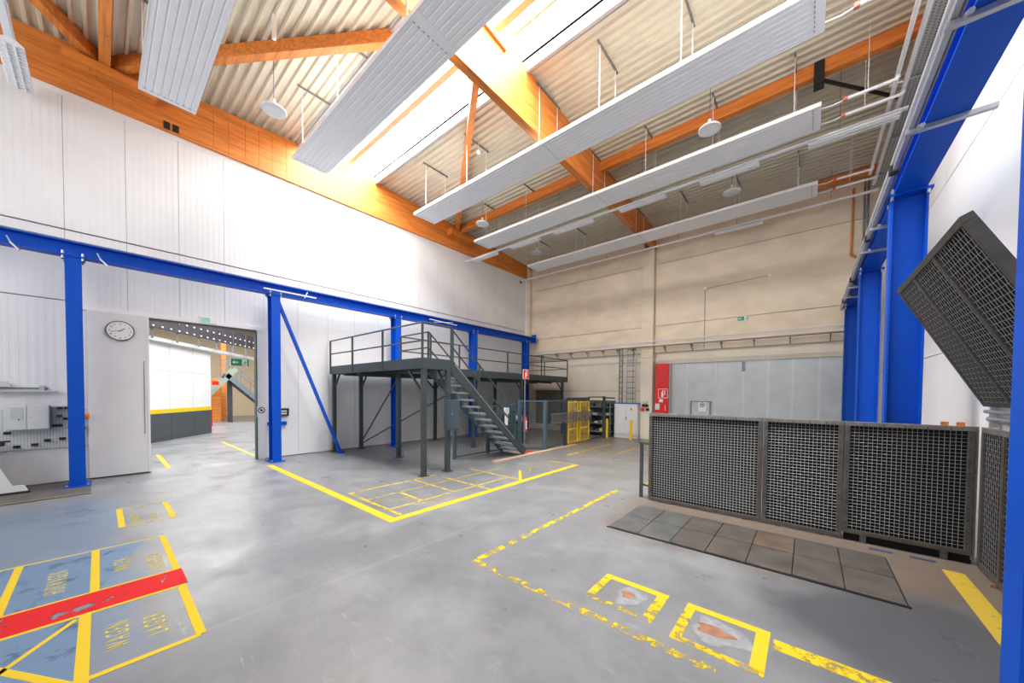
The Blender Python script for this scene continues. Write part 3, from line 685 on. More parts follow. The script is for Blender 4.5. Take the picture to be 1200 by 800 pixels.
rail(14.07, 7.66, 'thin white light rail in front of the concrete wall', -11.62, 1.4, [(-2.66, -1.27)], 'white louvred strip light hanging in front of the concrete wall')
rail(-.86, 7.56, 'light rail cut off at the top of the left wall', -11.5, -4.0, [(-11.4, -10.0)], 'dark edged strip light at the end of the rail near the left wall top', .14)
tag(MB().bar((-11.58, 14.07, 7.6), (-11.58, 14.07, 7.72), .08, .08).build('rail_anchor', M_BLACK), 'small black anchor fixing the far light rail on the left wall', 'anchor')
# pendant lamps
def pendant(x, y, z, label):
    r = root('pendant_lamp', label, 'lamp', (x, y, z), 'round pendant lamps')
    MB().lathe((x, y, z), [(.16, -.005), (.225, 0), (.235, .02), (.225, .045), (.10, .055), (.07, .09), (.05, .10)], 24).build('shade', M_WHITEM, r, smooth=True)
    MB().lathe((x, y, z), [(.15, -.012), (.20, -.006)], 20).build('diffuser', mat('lamp_diffuser', (.75, .80, .80), .3), r)
    MB().tube((x, y, z+.10), (x, y, z+.24), .035, 10).build('driver', M_WHITEM, r)
    MB().tube((x, y, z+.24), (x, y, rz(y)-.02), .008, 5).build('suspension_cable', M_STEELD, r)
pendant(-8.83, 2.44, 7.83, 'round white pendant lamp hanging between the first two radiant panels')
pendant(-9.24, 9.0, 8.02, 'round white pendant lamp near the left end of the fourth radiant panel')
pendant(-1.86, 9.0, 7.93, 'round white pendant lamp near the right part of the fourth radiant panel')
pendant(-9.25, 12.3, 8.0, 'round white pendant lamp near the left end of the last radiant panel')
pendant(-1.9, 12.3, 7.98, 'round white pendant lamp near the right part of the last radiant panel')
tag(MB().bar((-7.9, 2.2, 9.0), (-7.9, 2.2, 8.55), .07, .06).build('rod_lamp', M_WHITEM), 'short white hanging sensor in front of the diagonal roof brace', 'sensor')
sm = root('ceiling_detector', 'small round detector hanging on a red wire under the roof sheets', 'detector', (-2.3, 7.9, 8.6))
MB().lathe((-2.3, 7.9, 8.55), [(.03, 0), (.05, .02), (.05, .06), (.02, .08)], 12).build('head', M_TRIMW, sm); MB().tube((-2.3, 7.9, 8.63), (-2.2, 7.95, rz(7.95)), .012, 5).build('stem', M_COPPER, sm)
tag(MB().lathe((-7.2, 6.85, 8.55), [(.03, 0), (.05, .02), (.05, .06), (.02, .08)], 12).tube((-7.2, 6.85, 8.63), (-7.2, 6.85, rz(6.85)), .008, 5).build('ceiling_detector', M_TRIMW), 'small round detector under the roof beside the diagonal brace', 'detector')

# ================================================================ MEZZANINE
DZ = 2.65; mz = root('mezzanine', 'anthracite steel mezzanine platform with railings along the left wall', 'platform', (-9.5, 8, 0))
def MP(name, mb, m=M_ANTH, bevel=0.0): return mb.build(name, m, mz, bevel)
XE = -8.85
MP('deck_board', B(-11.45, XE, 4.62, 14.3, DZ-.04, DZ), mat('deck_top', (.12, .12, .12), .7)); MP('deck_board', B(XE, -6.62, 4.62, 5.40, DZ-.04, DZ), mat('deck_top', (.12, .12, .12), .7))
def edge(a, b): MP('edge_beam', MB().bar((*a, DZ-.10), (*b, DZ-.10), .05, .24))
edge((-11.45, 4.62), (-6.58, 4.62)); edge((-6.60, 4.60), (-6.60, 5.42)); edge((XE, 5.40), (-6.6, 5.40)); edge((XE, 5.40), (XE, 14.3)); edge((-11.45, 14.3), (XE, 14.3)); edge((-11.45, 4.62), (-11.45, 14.3))
for y in (5.5, 6.6, 7.7, 8.8, 9.9, 11, 12.1, 13.2): MP('joist', B(-11.4, XE, y-.04, y+.04, DZ-.20, DZ-.045))
for x in (-10.6, -9.7): MP('joist', B(x-.04, x+.04, 4.65, 14.2, DZ-.28, DZ-.2))
def post(x, y, top=DZ-.2, w=.10):
    MP('post', B(x-w/2, x+w/2, y-w/2, y+w/2, .012, top)); MP('foot_plate', B(x-.1, x+.1, y-.1, y+.1, 0, .012))
for x, y in ((-11.4, 4.70), (-11.4, 5.55), (-9.05, 5.50), (-6.63, 4.66), (-6.63, 5.33), (-11.4, 8.55), (XE-.05, 8.3), (XE-.05, 10.9), (XE-.05, 13.95), (-11.4, 12.0)): post(x, y)
def knee(a, b, c=.045): MP('knee_brace', MB().bar(a, b, c, c))
knee((-11.4, 4.7, 1.95), (-11.0, 4.7, 2.45)); knee((-11.4, 5.55, 1.95), (-11.0, 5.55, 2.45)); knee((-6.63, 4.66, 1.8), (-7.3, 4.66, 2.5)); knee((-11.4, 8.55, 2.0), (-10.9, 8.55, 2.4)); knee((-11.4, 8.55, 2.0), (-11.4, 8.1, 2.4))
knee((XE-.05, 13.95, 2.0), (XE-.05, 13.4, 2.45)); knee((XE-.05, 10.9, 2.0), (XE-.05, 10.4, 2.45)); knee((XE-.05, 10.9, 2.0), (XE-.05, 11.4, 2.45)); knee((-6.63, 5.33, 1.9), (-7.0, 5.33, 2.45))
MP('cross_brace', MB().tube((-11.35, 5.55, .25), (-9.05, 5.52, 2.35), .022, 6)); MP('cross_brace', MB().tube((-11.35, 5.58, .2), (-8.95, 8.25, 2.3), .022, 6))
RT = 3.45
def railing(pts, posts):
    for h in (RT, DZ+.40):
        for a, b in zip(pts[:-1], pts[1:]): MP('rail', MB().tube((*a, h), (*b, h), .02, 6))
    for x, y in posts: MP('rail_post', B(x-.02, x+.02, y-.02, y+.02, DZ-.2, RT))
railing([(-11.42, 4.6), (-6.6, 4.6)], [(-11.42, 4.6), (-9.95, 4.6), (-8.3, 4.6), (-6.6, 4.6)])
railing([(-6.58, 4.6), (-6.58, 5.40)], [(-6.58, 5.40)])
railing([(XE, 5.44), (-7.55, 5.44)], [(-7.55, 5.44), (XE+.02, 5.44)])
railing([(XE, 5.44), (XE, 14.32)], [(XE, 7.6), (XE, 10.0), (XE, 12.2), (XE, 14.3)])
railing([(-11.4, 14.32), (XE, 14.32)], [(-10.2, 14.32)])

# staircase
sc = root('steel_staircase', 'anthracite steel staircase with bright treads leading up to the mezzanine', 'staircase', (-7.05, 7, 0))
y0s, z0s, y1s, z1s = 5.42, 2.56, 8.28, .06
for x in (-6.62, -7.50):
    MB().bar((x, y0s, z0s-.05), (x, y1s, z1s+.03), .04, .23).build('stringer', M_ANTH if x > -7 else M_FENCEB, sc)
    for h in (.88, .46): MB().tube((x, y0s, z0s+h), (x, y1s-.25, z1s+.22+h), .02, 6).build('handrail', M_ANTH, sc)
    for t in (.02, .33, .63, .90):
        y = y0s+(y1s-y0s)*t; z = z0s+(z1s-z0s)*t; B(x-.018, x+.018, y-.018, y+.018, z, z+.89).build('baluster', M_ANTH, sc)
for x in (-6.595,):
    MB().bar((x, y0s+.1, z0s+.02), (x, y1s-.5, z1s+.5), .012, .02).build('edge_strip', M_STEEL, sc)
nt = 13
for k in range(nt):
    t = (k+.5)/nt; y = y0s+(y1s-y0s)*t; z = z0s+(z1s-z0s)*t
    tread = B(-7.48, -6.64, y-.11, y+.13, z-.02, z+.015).build('tread', M_STEEL, sc)
    B(-7.48, -6.64, y+.12, y+.135, z-.04, z+.018).build('nosing', M_STEEL, tread)
# grey cabinet on landing post
gb = root('switch_cabinet', 'dark blue-grey switch cabinet mounted on the mezzanine post beside the stairs', 'cabinet', (-6.63, 5.33, 1.0))
B(-6.578, -6.40, 5.18, 5.52, 1.02, 1.72).build('body', mat('slate_blue_lacquer', (.055, .08, .10), .45), gb, .012); B(-6.40, -6.385, 5.20, 5.50, 1.04, 1.70).build('door', mat('slate_blue_lacquer', (.055, .08, .10), .45), gb, .005); MB().tube((-6.385, 5.26, 1.40), (-6.365, 5.26, 1.40), .02, 8).build('lock', M_STEEL, gb)

# ================================================================ SAFETY FENCE UNDER THE MEZZANINE
sf = root('safety_fence', 'blue-grey framed wire mesh safety fence under and beside the staircase', 'fence', (-7.2, 9, 0))
def fpost(x, y, h, m=M_FENCEB, w=.06): B(x-w/2, x+w/2, y-w/2, y+w/2, 0, h).build('fence_post', m, sf)
def fpanel(a, b, h, m=M_FENCEB, sp=.045, z0=.06, wire=True):
    a = Vector(a); b = Vector(b); d = (b-a); L = d.length; d.normalize()
    V = lambda s, z: (a.x+d.x*s, a.y+d.y*s, z)
    fr = MB(); fr.bar(V(.04, z0), V(L-.04, z0), .03, .04).bar(V(.04, h-.03), V(L-.04, h-.03), .03, .04).bar(V(.05, z0), V(.05, h-.03), .03, .03).bar(V(L-.05, z0), V(L-.05, h-.03), .03, .03)
    p = fr.build('panel_frame', m, sf)
    if wire:
        w = MB(); n = int(L/sp)
        for k in range(1, n): w.bar(V(k*sp, z0), V(k*sp, h-.03), .006, .006, (d.x, d.y, 0))
        for k in range(1, int((h-z0)/sp)): w.bar(V(.05, z0+k*sp), V(L-.05, z0+k*sp), .006, .006)
        o = w.build('wire_mesh', M_ANTH, p); o['kind'] = 'stuff'
H1 = 1.5
fpanel((-7.66, 6.40), (-7.66, 7.75), H1); fpanel((-7.66, 7.75), (-7.6, 9.05), H1, wire=True)
for x, y in ((-7.66, 6.40), (-7.66, 7.75)): fpost(x, y, H1)
H2 = 1.66
fpost(-7.42, 9.0, H2); fpost(-6.75, 9.55, H2, w=.10); fpost(-6.78, 10.85, H2+.02, M_ANTH, .12)
fpanel((-7.42, 9.0), (-6.75, 9.55), H2); fpanel((-6.75, 9.6), (-6.78, 10.8), H2)
B(-6.82, -6.74, 10.85, 12.6, 1.62, 1.74).build('head_beam', M_ANTH, sf); fpost(-6.78, 11.72, H2, M_ANTH); fpost(-6.78, 12.6, 1.76, M_ANTH)
fpanel((-6.78, 12.6), (-6.74, 13.85), 1.78, M_ANTH, wire=False); fpost(-6.72, 13.85, 1.78, M_ANTH, .09)
MB().bar((-6.7, 13.85, 1.72), (-6.45, 14.3, 1.70), .05, .06).build('head_beam', M_ANTH, sf)
for y0, y1, lab in ((10.93, 11.66, 'yellow framed clear sliding door next to the hanging clamps, nearer the staircase'), (11.78, 12.54, 'yellow framed clear sliding door at the open end of the safety fence')):
    r = root('safety_door', lab, 'door', (-6.72, y0, 0), 'yellow safety doors')
    for a, b, c, d in ((y0, y0+.07, .06, 1.60), (y1-.07, y1, .06, 1.60)): B(-6.74, -6.70, a, b, c, d).build('door_stile', M_YELLOW, r)
    for z in (.06, .55, 1.12, 1.54): B(-6.74, -6.70, y0+.07, y1-.07, z, z+.05).build('door_rail', M_YELLOW, r)
    B(-6.725, -6.715, y0+.07, y1-.07, .11, 1.54).build('clear_pane', M_GLASSY, r)
    B(-6.69, -6.66, y1-.06, y1-.02, 1.0, 1.25).build('handle', M_WHITES, r)
# rack of hanging clamps
ck = root('clamp_rack', 'row of dark steel clamps hung along the safety fence', 'clamp rack', (-6.62, 10.6, 1))
B(-6.64, -6.61, 9.65, 12.5, 1.17, 1.21).build('hanging_rail', M_STEELD, ck); B(-6.64, -6.62, 9.65, 12.5, .86, .89).build('hanging_rail', M_STEELD, ck)
rr = random.Random(5)
for k in range(26):
    y = 9.72+k*.107; h = rr.uniform(.26, .36)
    cl = MB(); cl.bar((-6.58, y, 1.20), (-6.58, y, 1.2-h), .022, .03).bar((-6.58, y, 1.19), (-6.58, y+.075, 1.19), .03, .03).bar((-6.58, y, 1.2-h+.02), (-6.58, y+.07, 1.2-h+.02), .03, .03)
    cl.build('clamp', M_STEELD if k % 3 else M_FRAMEL, ck)
# extinguisher, sign post
ex = root('fire_extinguisher', 'red fire extinguisher hanging on the fence post beside the stairs', 'extinguisher', (-7.12, 9.0, .6))
MB().lathe((-7.10, 8.93, .62), [(.06, 0), (.075, .02), (.075, .40), (.06, .46), (.03, .49)], 16).build('cylinder', M_RED, ex, smooth=True)
MB().tube((-7.10, 8.93, 1.1), (-7.10, 8.93, 1.17), .025, 8).bar((-7.10, 8.88, 1.16), (-7.06, 9.02, 1.18), .03, .02).build('valve', M_BLACK, ex)
MB().path([(-7.07, 8.9, 1.12), (-6.99, 8.89, 1.05), (-6.99, 8.9, .8)], .012, 6).build('hose', M_BLACK, ex); B(-7.035, -7.02, 8.85, 8.90, .72, 1.0).build('label_plate', M_WHITES, ex)
sg = root('extinguisher_sign', 'red fire extinguisher sign on a tall thin pole at the stair foot', 'sign', (-7.2, 8.75, 0))
MB().tube((-7.05, 8.82, 0), (-7.05, 8.82, 2.62), .022, 8).build('pole', M_STEELD, sg)
def ext_sign(r, cx, cy, cz, s, axis, thick=.012):
    # white bordered red plate with a white extinguisher symbol, facing +x (axis x) or -y (axis y)
    def bx(u0, u1, v0, v1, t0, t1, nm, m):
        if axis == 'x': B(cx+t0, cx+t1, cy+u0, cy+u1, cz+v0, cz+v1).build(nm, m, r)
        else: B(cx+u0, cx+u1, cy-t1, cy-t0, cz+v0, cz+v1).build(nm, m, r)
    bx(-s, s, -s, s, 0, thick, 'plate', M_WHITES); bx(-.9*s, .9*s, -.9*s, .9*s, thick, thick+.003, 'red_field', M_RED)
    t0, t1 = thick+.003, thick+.006
    bx(-.35*s, .08*s, -.75*s, .3*s, t0, t1, 'symbol_bottle', M_WHITES); bx(-.22*s, -.05*s, .3*s, .6*s, t0, t1, 'symbol_valve', M_WHITES)
    bx(-.15*s, .42*s, .5*s, .66*s, t0, t1, 'symbol_lever', M_WHITES); bx(.30*s, .45*s, -.2*s, .66*s, t0, t1, 'symbol_hose', M_WHITES); bx(.15*s, .45*s, -.3*s, -.16*s, t0, t1, 'symbol_nozzle', M_WHITES)
ext_sign(sg, -7.02, 8.82, 2.50, .15, 'x')
sg_base = B(-7.25, -6.85, 8.62, 9.02, 0, .01).build('red_base_mark', M_RED, sg)
cbx = root('control_box', 'pale grey control box on the fence beside the stair stringer', 'control box', (-7.5, 8.9, 1))
B(-7.5, -7.42, 8.30, 8.48, 1.22, 1.42).build('body', M_GREYBOX, cbx, .01); B(-7.48, -7.43, 8.33, 8.43, .85, 1.2).build('cable_duct', M_WHITES, cbx)
gm = root('green_machine', 'dark green machine tool standing behind the safety fence', 'machine', (-8.6, 9.6, 0))
B(-9.0, -8.2, 9.6, 10.3, 0, .75).build('stand', M_GREENM, gm, .03); B(-8.9, -8.3, 9.65, 10.2, .75, 1.15).build('headstock', M_GREENM, gm, .05); B(-8.75, -8.4, 9.75, 10.05, 1.15, 1.5).build('motor_cover', M_GREENM, gm, .05)
MB().tube((-8.3, 9.9, .95), (-8.1, 9.9, .95), .13, 16).build('chuck', M_STEEL, gm); B(-8.22, -8.12, 10.2, 10.3, .95, 1.05).build('stop_button', M_RED, gm)
# plank on the floor
tag(B(-6.62, -6.47, 6.85, 11.2, 0, .035).build('wooden_plank', M_PLANK, bevel=.004), 'long raw wooden plank lying on the floor in front of the safety fence', 'plank')

# shelving, cabinet, bollards at the concrete wall
sh = root('shelf_rack', 'dark grey steel shelf rack against the concrete wall beside the white cabinet', 'shelf', (-7.6, 14.5, 0))
for x in (-8.5, -7.72, -6.95, -6.62):
    for y in (14.25, 14.75): B(x-.02, x+.02, y-.02, y+.02, 0, 1.6).build('upright', M_SHELF, sh)
for z in (.18, .55, .92, 1.28): B(-8.5, -6.62, 14.23, 14.77, z, z+.035).build('shelf_board', M_SHELF, sh)
B(-8.5, -6.62, 14.78, 14.80, .05, 1.58).build('back_panel', M_GREY, sh)
rr = random.Random(9)
M_BINS = [mat('bin_dark', (.06, .065, .07), .6), M_CARD, mat('bin_brown', (.22, .14, .08), .7), M_STEELD, mat('bin_pale', (.55, .56, .55), .5)]
k = 0
for z, items in ((.215, [(0, .25, .16), (1, .22, .14), (0, .24, .2), (0, .2, .14), (2, .25, .2)]), (.585, [(2, .22, .18), (3, .2, .14), (0, .25, .2), (4, .16, .08), (1, .2, .15), (0, .2, .2)]), (.955, [(4, .18, .09), (3, .2, .12), (4, .2, .1), (4, .2, .08), (0, .18, .12), (4, .16, .09)]), (1.315, [(2, .25, .16), (1, .25, .18), (0, .22, .14), (2, .26, .17), (0, .2, .14)])):
    x = -8.42
    for mi, w, h in items:
        lab = {0: 'dark storage bin', 1: 'cardboard box', 2: 'brown wooden box', 3: 'steel tray', 4: 'pale parts tray'}[mi]
        lv = {.215: 'bottom', .585: 'second', .955: 'third', 1.315: 'top'}[z]
        ix = items.index((mi, w, h)); nb_ = '' if sum(q[0] == mi for q in items) == 1 else ' beside the %s' % {0: 'dark bin', 1: 'cardboard box', 2: 'brown box', 3: 'steel tray', 4: 'pale tray'}[items[ix-1 if ix else 1][0]]
        bn = MB(); bn.box(x, x+w, 14.3, 14.65, z, z+.012); t = .012
        bn.box(x, x+t, 14.3, 14.65, z+.012, z+h).box(x+w-t, x+w, 14.3, 14.65, z+.012, z+h).box(x+t, x+w-t, 14.3, 14.3+t, z+.012, z+h*.8).box(x+t, x+w-t, 14.65-t, 14.65, z+.012, z+h)
        tag(bn.build(lab.replace(' ', '_'), M_BINS[mi]), '%s on the %s shelf of the dark rack%s' % (lab, lv, nb_), 'bin' if mi in (0,) else 'box' if mi in (1, 2) else 'tray', 'bins and boxes on the dark shelf rack')
        x += w+.12
tag(B(-7.12, -6.98, 14.24, 14.40, .215, .36).build('yellow_box', M_YELLOW, bevel=.01), 'small yellow box low in the dark shelf rack', 'box')
ec = root('electrical_cabinet', 'white double door electrical cabinet with blue top in front of the concrete wall', 'cabinet', (-5.98, 14.6, 0))
B(-6.50, -5.48, 14.42, 14.8, .0, .16).build('plinth', M_GREYBOX, ec); B(-6.50, -5.48, 14.42, 14.8, .16, 1.46).build('body', M_WHITEM, ec, .008); B(-6.52, -5.46, 14.40, 14.82, 1.46, 1.51).build('top_cover', mat('cabinet_top_blue', (.05, .16, .45), .4), ec)
for a, b in ((-6.49, -5.995), (-5.985, -5.49)): B(a, b, 14.40, 14.42, .18, 1.45).build('door', M_WHITEM, ec, .004)
B(-5.97, -5.945, 14.385, 14.40, .78, .92).build('handle', M_BLACK, ec)
ws = MB().prism([(-5.82, 1.20), (-5.66, 1.20), (-5.74, 1.33)], 'y', 14.394, 14.40).build('warning_triangle', M_YELLOW, ec); MB().prism([(-5.755, 1.22), (-5.725, 1.22), (-5.735, 1.30)], 'y', 14.390, 14.394).build('symbol', M_BLACK, ws)
for x, y, lab in ((-6.64, 14.0, 'yellow bollard in front of the shelf rack end'), (-5.56, 13.95, 'yellow bollard in front of the white electrical cabinet')):
    tag(MB().lathe((x, y, 0), [(.055, 0), (.055, .78), (.045, .81), (.02, .82)], 16).build('bollard', M_YELLOW, smooth=True), lab, 'bollard', 'yellow bollards')
# ladders for cables on the wall
for xa, xb, lab in ((-6.47, -6.34, 'narrow dark cable ladder rising from behind the shelf rack to the pipes'), (-6.13, -5.74, 'wide steel cable ladder rising from the white cabinet to the pipes')):
    r = root('cable_ladder', lab, 'cable ladder', ((xa+xb)/2, 14.85, 1.3))
    for x in (xa, xb): B(x-.012, x+.012, 14.80, 14.86, 1.3, 3.95).build('side_rail', M_STEELD if xb < -6.2 else M_STEEL, r)
    for k in range(11): B(xa, xb, 14.80, 14.84, 1.42+k*.24, 1.45+k*.24).build('rung', M_STEELD, r)
    if xb > -6: MB().tube(((xa+xb)/2+.08, 14.83, 1.3), ((xa+xb)/2+.08, 14.83, 3.9), .015, 6).build('cable', M_STEELD, r); MB().tube(((xa+xb)/2-.05, 14.83, 1.3), ((xa+xb)/2-.05, 14.83, 3.9), .015, 6).build('cable', M_GREYBOX, r)
# pipes along the concrete wall
for z, y, rad, m_, lab in ((4.06, 14.55, .022, M_WHITEM, 'uppermost thin white pipe along the concrete wall'), (3.90, 14.60, .028, M_WHITEM, 'thicker white pipe along the concrete wall, under the uppermost one'), (3.84, 14.55, .016, mat('pipe_dark_red', (.25, .10, .09), .5), 'thin dark red line along the concrete wall beside the thicker white pipe')):
    tag(MB().tube((-11.3, y, z), (1.3, y, z), rad, 8).build('wall_pipe', m_, smooth=True), lab, 'pipe', 'pipes along the concrete wall')
for k, x in enumerate((-10.6, -9.7, -8.9, -8.0, -7.2, -6.5, -5.8, -4.5, -3.5, -2.5, -1.5, -.5, .5)):
    tag(MB().bar((x, 14.85, 3.80), (x, 14.5, 3.82), .035, .035).bar((x, 14.85, 3.62), (x, 14.55, 3.80), .025, .025).build('pipe_bracket', M_STEELD), 'small steel bracket carrying the pipes on the concrete wall', 'bracket', 'pipe brackets on the concrete wall')
tag(MB().tube((-11.3, 14.9, 3.27), (1.3, 14.9, 3.27), .014, 6).build('thin_conduit', M_GREYBOX), 'thin grey conduit just above the grey sliding door', 'conduit')
tag(MB().path([(.94, 14.8, 8.2), (.92, 14.8, 6.2), (1.05, 14.8, 6.1)], .03, 8).build('orange_conduit', M_COPPER, smooth=True), 'vertical orange conduit high on the concrete wall', 'conduit')
for x in (1.18, 1.26): tag(MB().tube((x, 14.78, 4.1), (x, 14.78, 8.4), .025, 8).build('grey_conduit', M_STEELD, smooth=True), 'vertical grey conduit in the corner behind the conductor rail', 'conduit', 'vertical grey conduits in the right corner')
ss = root('socket_strip', 'small wall lamp wire and boxes on the concrete wall panel', 'wire', (-3.1, 14.84, 5.6))
MB().tube((-3.1, 14.84, 3.65), (-3.1, 14.84, 5.9), .01, 5).build('wire', M_STEELD, ss); B(-3.15, -3.05, 14.80, 14.85, 5.88, 5.97).build('box', M_TRIMW, ss); MB().tube((-3.1, 14.84, 5.92), (-1.1, 14.84, 6.02), .008, 5).build('wire', M_STEELD, ss); B(-1.14, -1.06, 14.80, 14.85, 5.98, 6.06).build('box', M_TRIMW, ss)
# fire hose box beside the pillar
fb = root('fire_hose_box', 'tall narrow red fire hose box between concrete pillar and sliding door', 'fire box', (-4.61, 14.8, 0))
B(-4.86, -4.36, 14.72, 15.0, .35, 3.14).build('body', M_RED, fb, .015); B(-4.36, -4.33, 14.86, 15.0, .3, 3.15).build('side_frame', M_GREYBOX, fb)
ext_sign(fb, -4.55, 14.72, 1.92, .19, 'y'); B(-4.70, -4.55, 14.708, 14.72, 1.56, 1.68).build('label_plate', M_WHITES, fb)
B(-4.86, -4.68, 14.706, 14.72, 1.25, 1.50).build('notice', mat('notice_paper', (.75, .74, .70), .6), fb); B(-4.47, -4.455, 14.708, 14.72, 1.22, 1.45).build('pull_handle', M_WHITES, fb); B(-4.75, -4.50, 14.708, 14.72, 1.06, 1.11).build('label_plate', M_WHITES, fb)
sb = root('switch_group', 'cluster of switches and sockets on the concrete pillar', 'switches', (-5.2, 14.66, 1.2))
B(-5.35, -5.16, 14.58, 14.66, 1.52, 1.60).build('socket', M_GREYBOX, sb); B(-5.36, -5.12, 14.57, 14.66, 1.36, 1.46).build('socket', M_BLACK, sb); B(-5.40, -5.28, 14.58, 14.66, 1.18, 1.30).build('emergency_switch', M_RED, sb); B(-5.20, -5.08, 14.58, 14.66, 1.20, 1.29).build('socket', M_BLACK, sb)
# signs
def run_sign(name, label, cx, cy, cz, w, h, axis, arrow_left=True):
    r = root(name, label, 'exit sign', (cx, cy, cz), 'green exit signs')
    def bx(u0, u1, v0, v1, t0, t1, nm, m):
        if axis == 'x': B(cx+t0, cx+t1, cy+u0, cy+u1, cz+v0, cz+v1).build(nm, m, r)
        else: B(cx+u0, cx+u1, cy-t1, cy-t0, cz+v0, cz+v1).build(nm, m, r)
    def pr(pts, t0, t1, nm, m):
        if axis == 'x': MB().prism([(cy+u, cz+v) for u, v in pts], 'x', cx+t0, cx+t1).build(nm, m, r)
        else: MB().prism([(cx+u, cz+v) for u, v in pts], 'y', cy-t1, cy-t0).build(nm, m, r)
    bx(-w/2, w/2, -h/2, h/2, 0, .03, 'housing', M_WHITES); bx(-w/2+.012, w/2-.012, -h/2+.012, h/2-.012, .03, .033, 'green_field', M_GREENS)
    a = -w*.25; s = h*.3
    pr([(a-s, 0), (a-s*.2, s*.8), (a-s*.2, -s*.8)], .033, .036, 'arrow_head', M_WHITES); bx(a-s*.3, a+s, -s*.22, s*.22, .033, .036, 'arrow_shaft', M_WHITES)
    d = w*.25; bx(d-s*.9, d+s*.9, -h*.42, h*.42, .033, .035, 'doorway_symbol', M_WHITES)
    pr([(d-s*.1, s*.35), (d+s*.25, s*.35), (d+s*.1, -s*.3), (d-s*.3, -s*.3)], .035, .038, 'runner_body', M_GREENS)
    bx(d, d+s*.28, s*.55, s*.9, .035, .038, 'runner_head', M_GREENS); pr([(d-s*.3, -s*.3), (d-s*.05, -s*.3), (d-s*.5, -s*1.2), (d-s*.7, -s*1.1)], .035, .038, 'runner_leg', M_GREENS); pr([(d-s*.1, -s*.3), (d+s*.15, -s*.3), (d+s*.55, -s*1.1), (d+s*.35, -s*1.2)], .035, .038, 'runner_leg', M_GREENS)
    pr([(d+s*.1, s*.4), (d+s*.7, s*.1), (d+s*.65, -s*.1), (d+s*.1, s*.1)], .035, .038, 'runner_arm', M_GREENS)
    return r
es = run_sign('exit_sign', 'green exit sign with left arrow hanging in the doorway', -12.45, 2.56, 2.70, .43, .22, 'x')
for y in (2.42, 2.70): MB().tube((-12.43, y, 2.81), (-12.43, y, 3.72), .006, 5).bar((-12.45, y, 3.72), (-11.94, y, 3.72), .03, .03).build('suspension', M_STEEL, es)
run_sign('exit_sign', 'small green exit sign high on the concrete wall above the sliding door', -1.86, 14.85, 4.63, .34, .16, 'y')
el = root('emergency_light', 'flat white and pale green emergency light above the doorway', 'light', (XL, 1.77, 3.6))
B(XL, XL+.06, 1.60, 1.95, 3.58, 3.74).build('housing', M_WHITES, el, .01); B(XL+.06, XL+.064, 1.63, 1.80, 3.60, 3.72).build('green_symbol', mat('sign_pale_green', (.38, .72, .58), .4), el)
def no_sign(name, label, cx, cy, cz, w, h, axis):
    r = root(name, label, 'sign', (cx, cy, cz), 'white prohibition signs')
    if axis == 'x':
        B(cx, cx+.006, cy-w/2, cy+w/2, cz-h/2, cz+h/2).build('plate', M_WHITES, r)
        n = 24; R1, R2 = w*.44, w*.33; v = []; f = []
        for k in range(n):
            t = 2*PI*k/n
            for q in (R1, R2): v.append((cx+.008, cy+q*math.cos(t), cz+h*.14+q*math.sin(t)))
        for k in range(n): f.append((2*k, 2*k+1, 2*((k+1) % n)+1, 2*((k+1) % n)))
        MB().add(v, f).build('ring', M_BLACK, r); MB().bar((cx+.009, cy-w*.24, cz+h*.14+w*.24), (cx+.009, cy+w*.24, cz+h*.14-w*.24), w*.07, .002, (1, 0, 0)).build('slash', M_BLACK, r)
        B(cx+.006, cx+.0085, cy-w*.15, cy+w*.15, cz+h*.14-w*.12, cz+h*.14+w*.12).build('camera_symbol', M_BLACK, r)
    else:
        B(cx-w/2, cx+w/2, cy-.006, cy, cz-h/2, cz+h/2).build('plate', M_WHITES, r)
        n = 24; R1, R2 = w*.36, w*.27; v = []; f = []
        for k in range(n):
            t = 2*PI*k/n
            for q in (R1, R2): v.append((cx+q*math.cos(t), cy-.008, cz+h*.14+q*math.sin(t)))
        for k in range(n): f.append((2*k, 2*k+1, 2*((k+1) % n)+1, 2*((k+1) % n)))
        MB().add(v, f).build('ring', M_BLACK, r); B(cx-w*.14, cx+w*.14, cy-.0085, cy-.006, cz+h*.14-w*.1, cz+h*.14+w*.1).build('hand_symbol', M_BLACK, r)
no_sign('prohibition_sign', 'white sign with black no photography ring beside the doorway column', XL+.018, 2.868, 1.32, .20, .29, 'x')
no_sign('prohibition_sign', 'white sign with black prohibition ring on the wicket of the grey sliding door', -3.17, 15.06, 1.43, .26, .40, 'y')
wb1 = root('wall_box', 'black wall mounted box between doorway column and diagonal brace', 'box', (XL, 3.3, 1.3))
B(XL, XL+.08, 3.05, 3.52, 1.18, 1.40).build('housing', M_BLACK, wb1, .01)
for z in (1.23, 1.30): B(XL+.08, XL+.086, 3.20, 3.46, z, z+.04).build('label_strip', M_GREYBOX, wb1)
tag(MB().box(XL+.0, XL+.10, 3.0, 3.46, .92, 1.02).box(XL+.10, XL+.12, 3.12, 3.30, .94, 1.0).build('hose_hook', M_BLUE, bevel=.008), 'blue hose holder on the wall under the black box', 'holder')

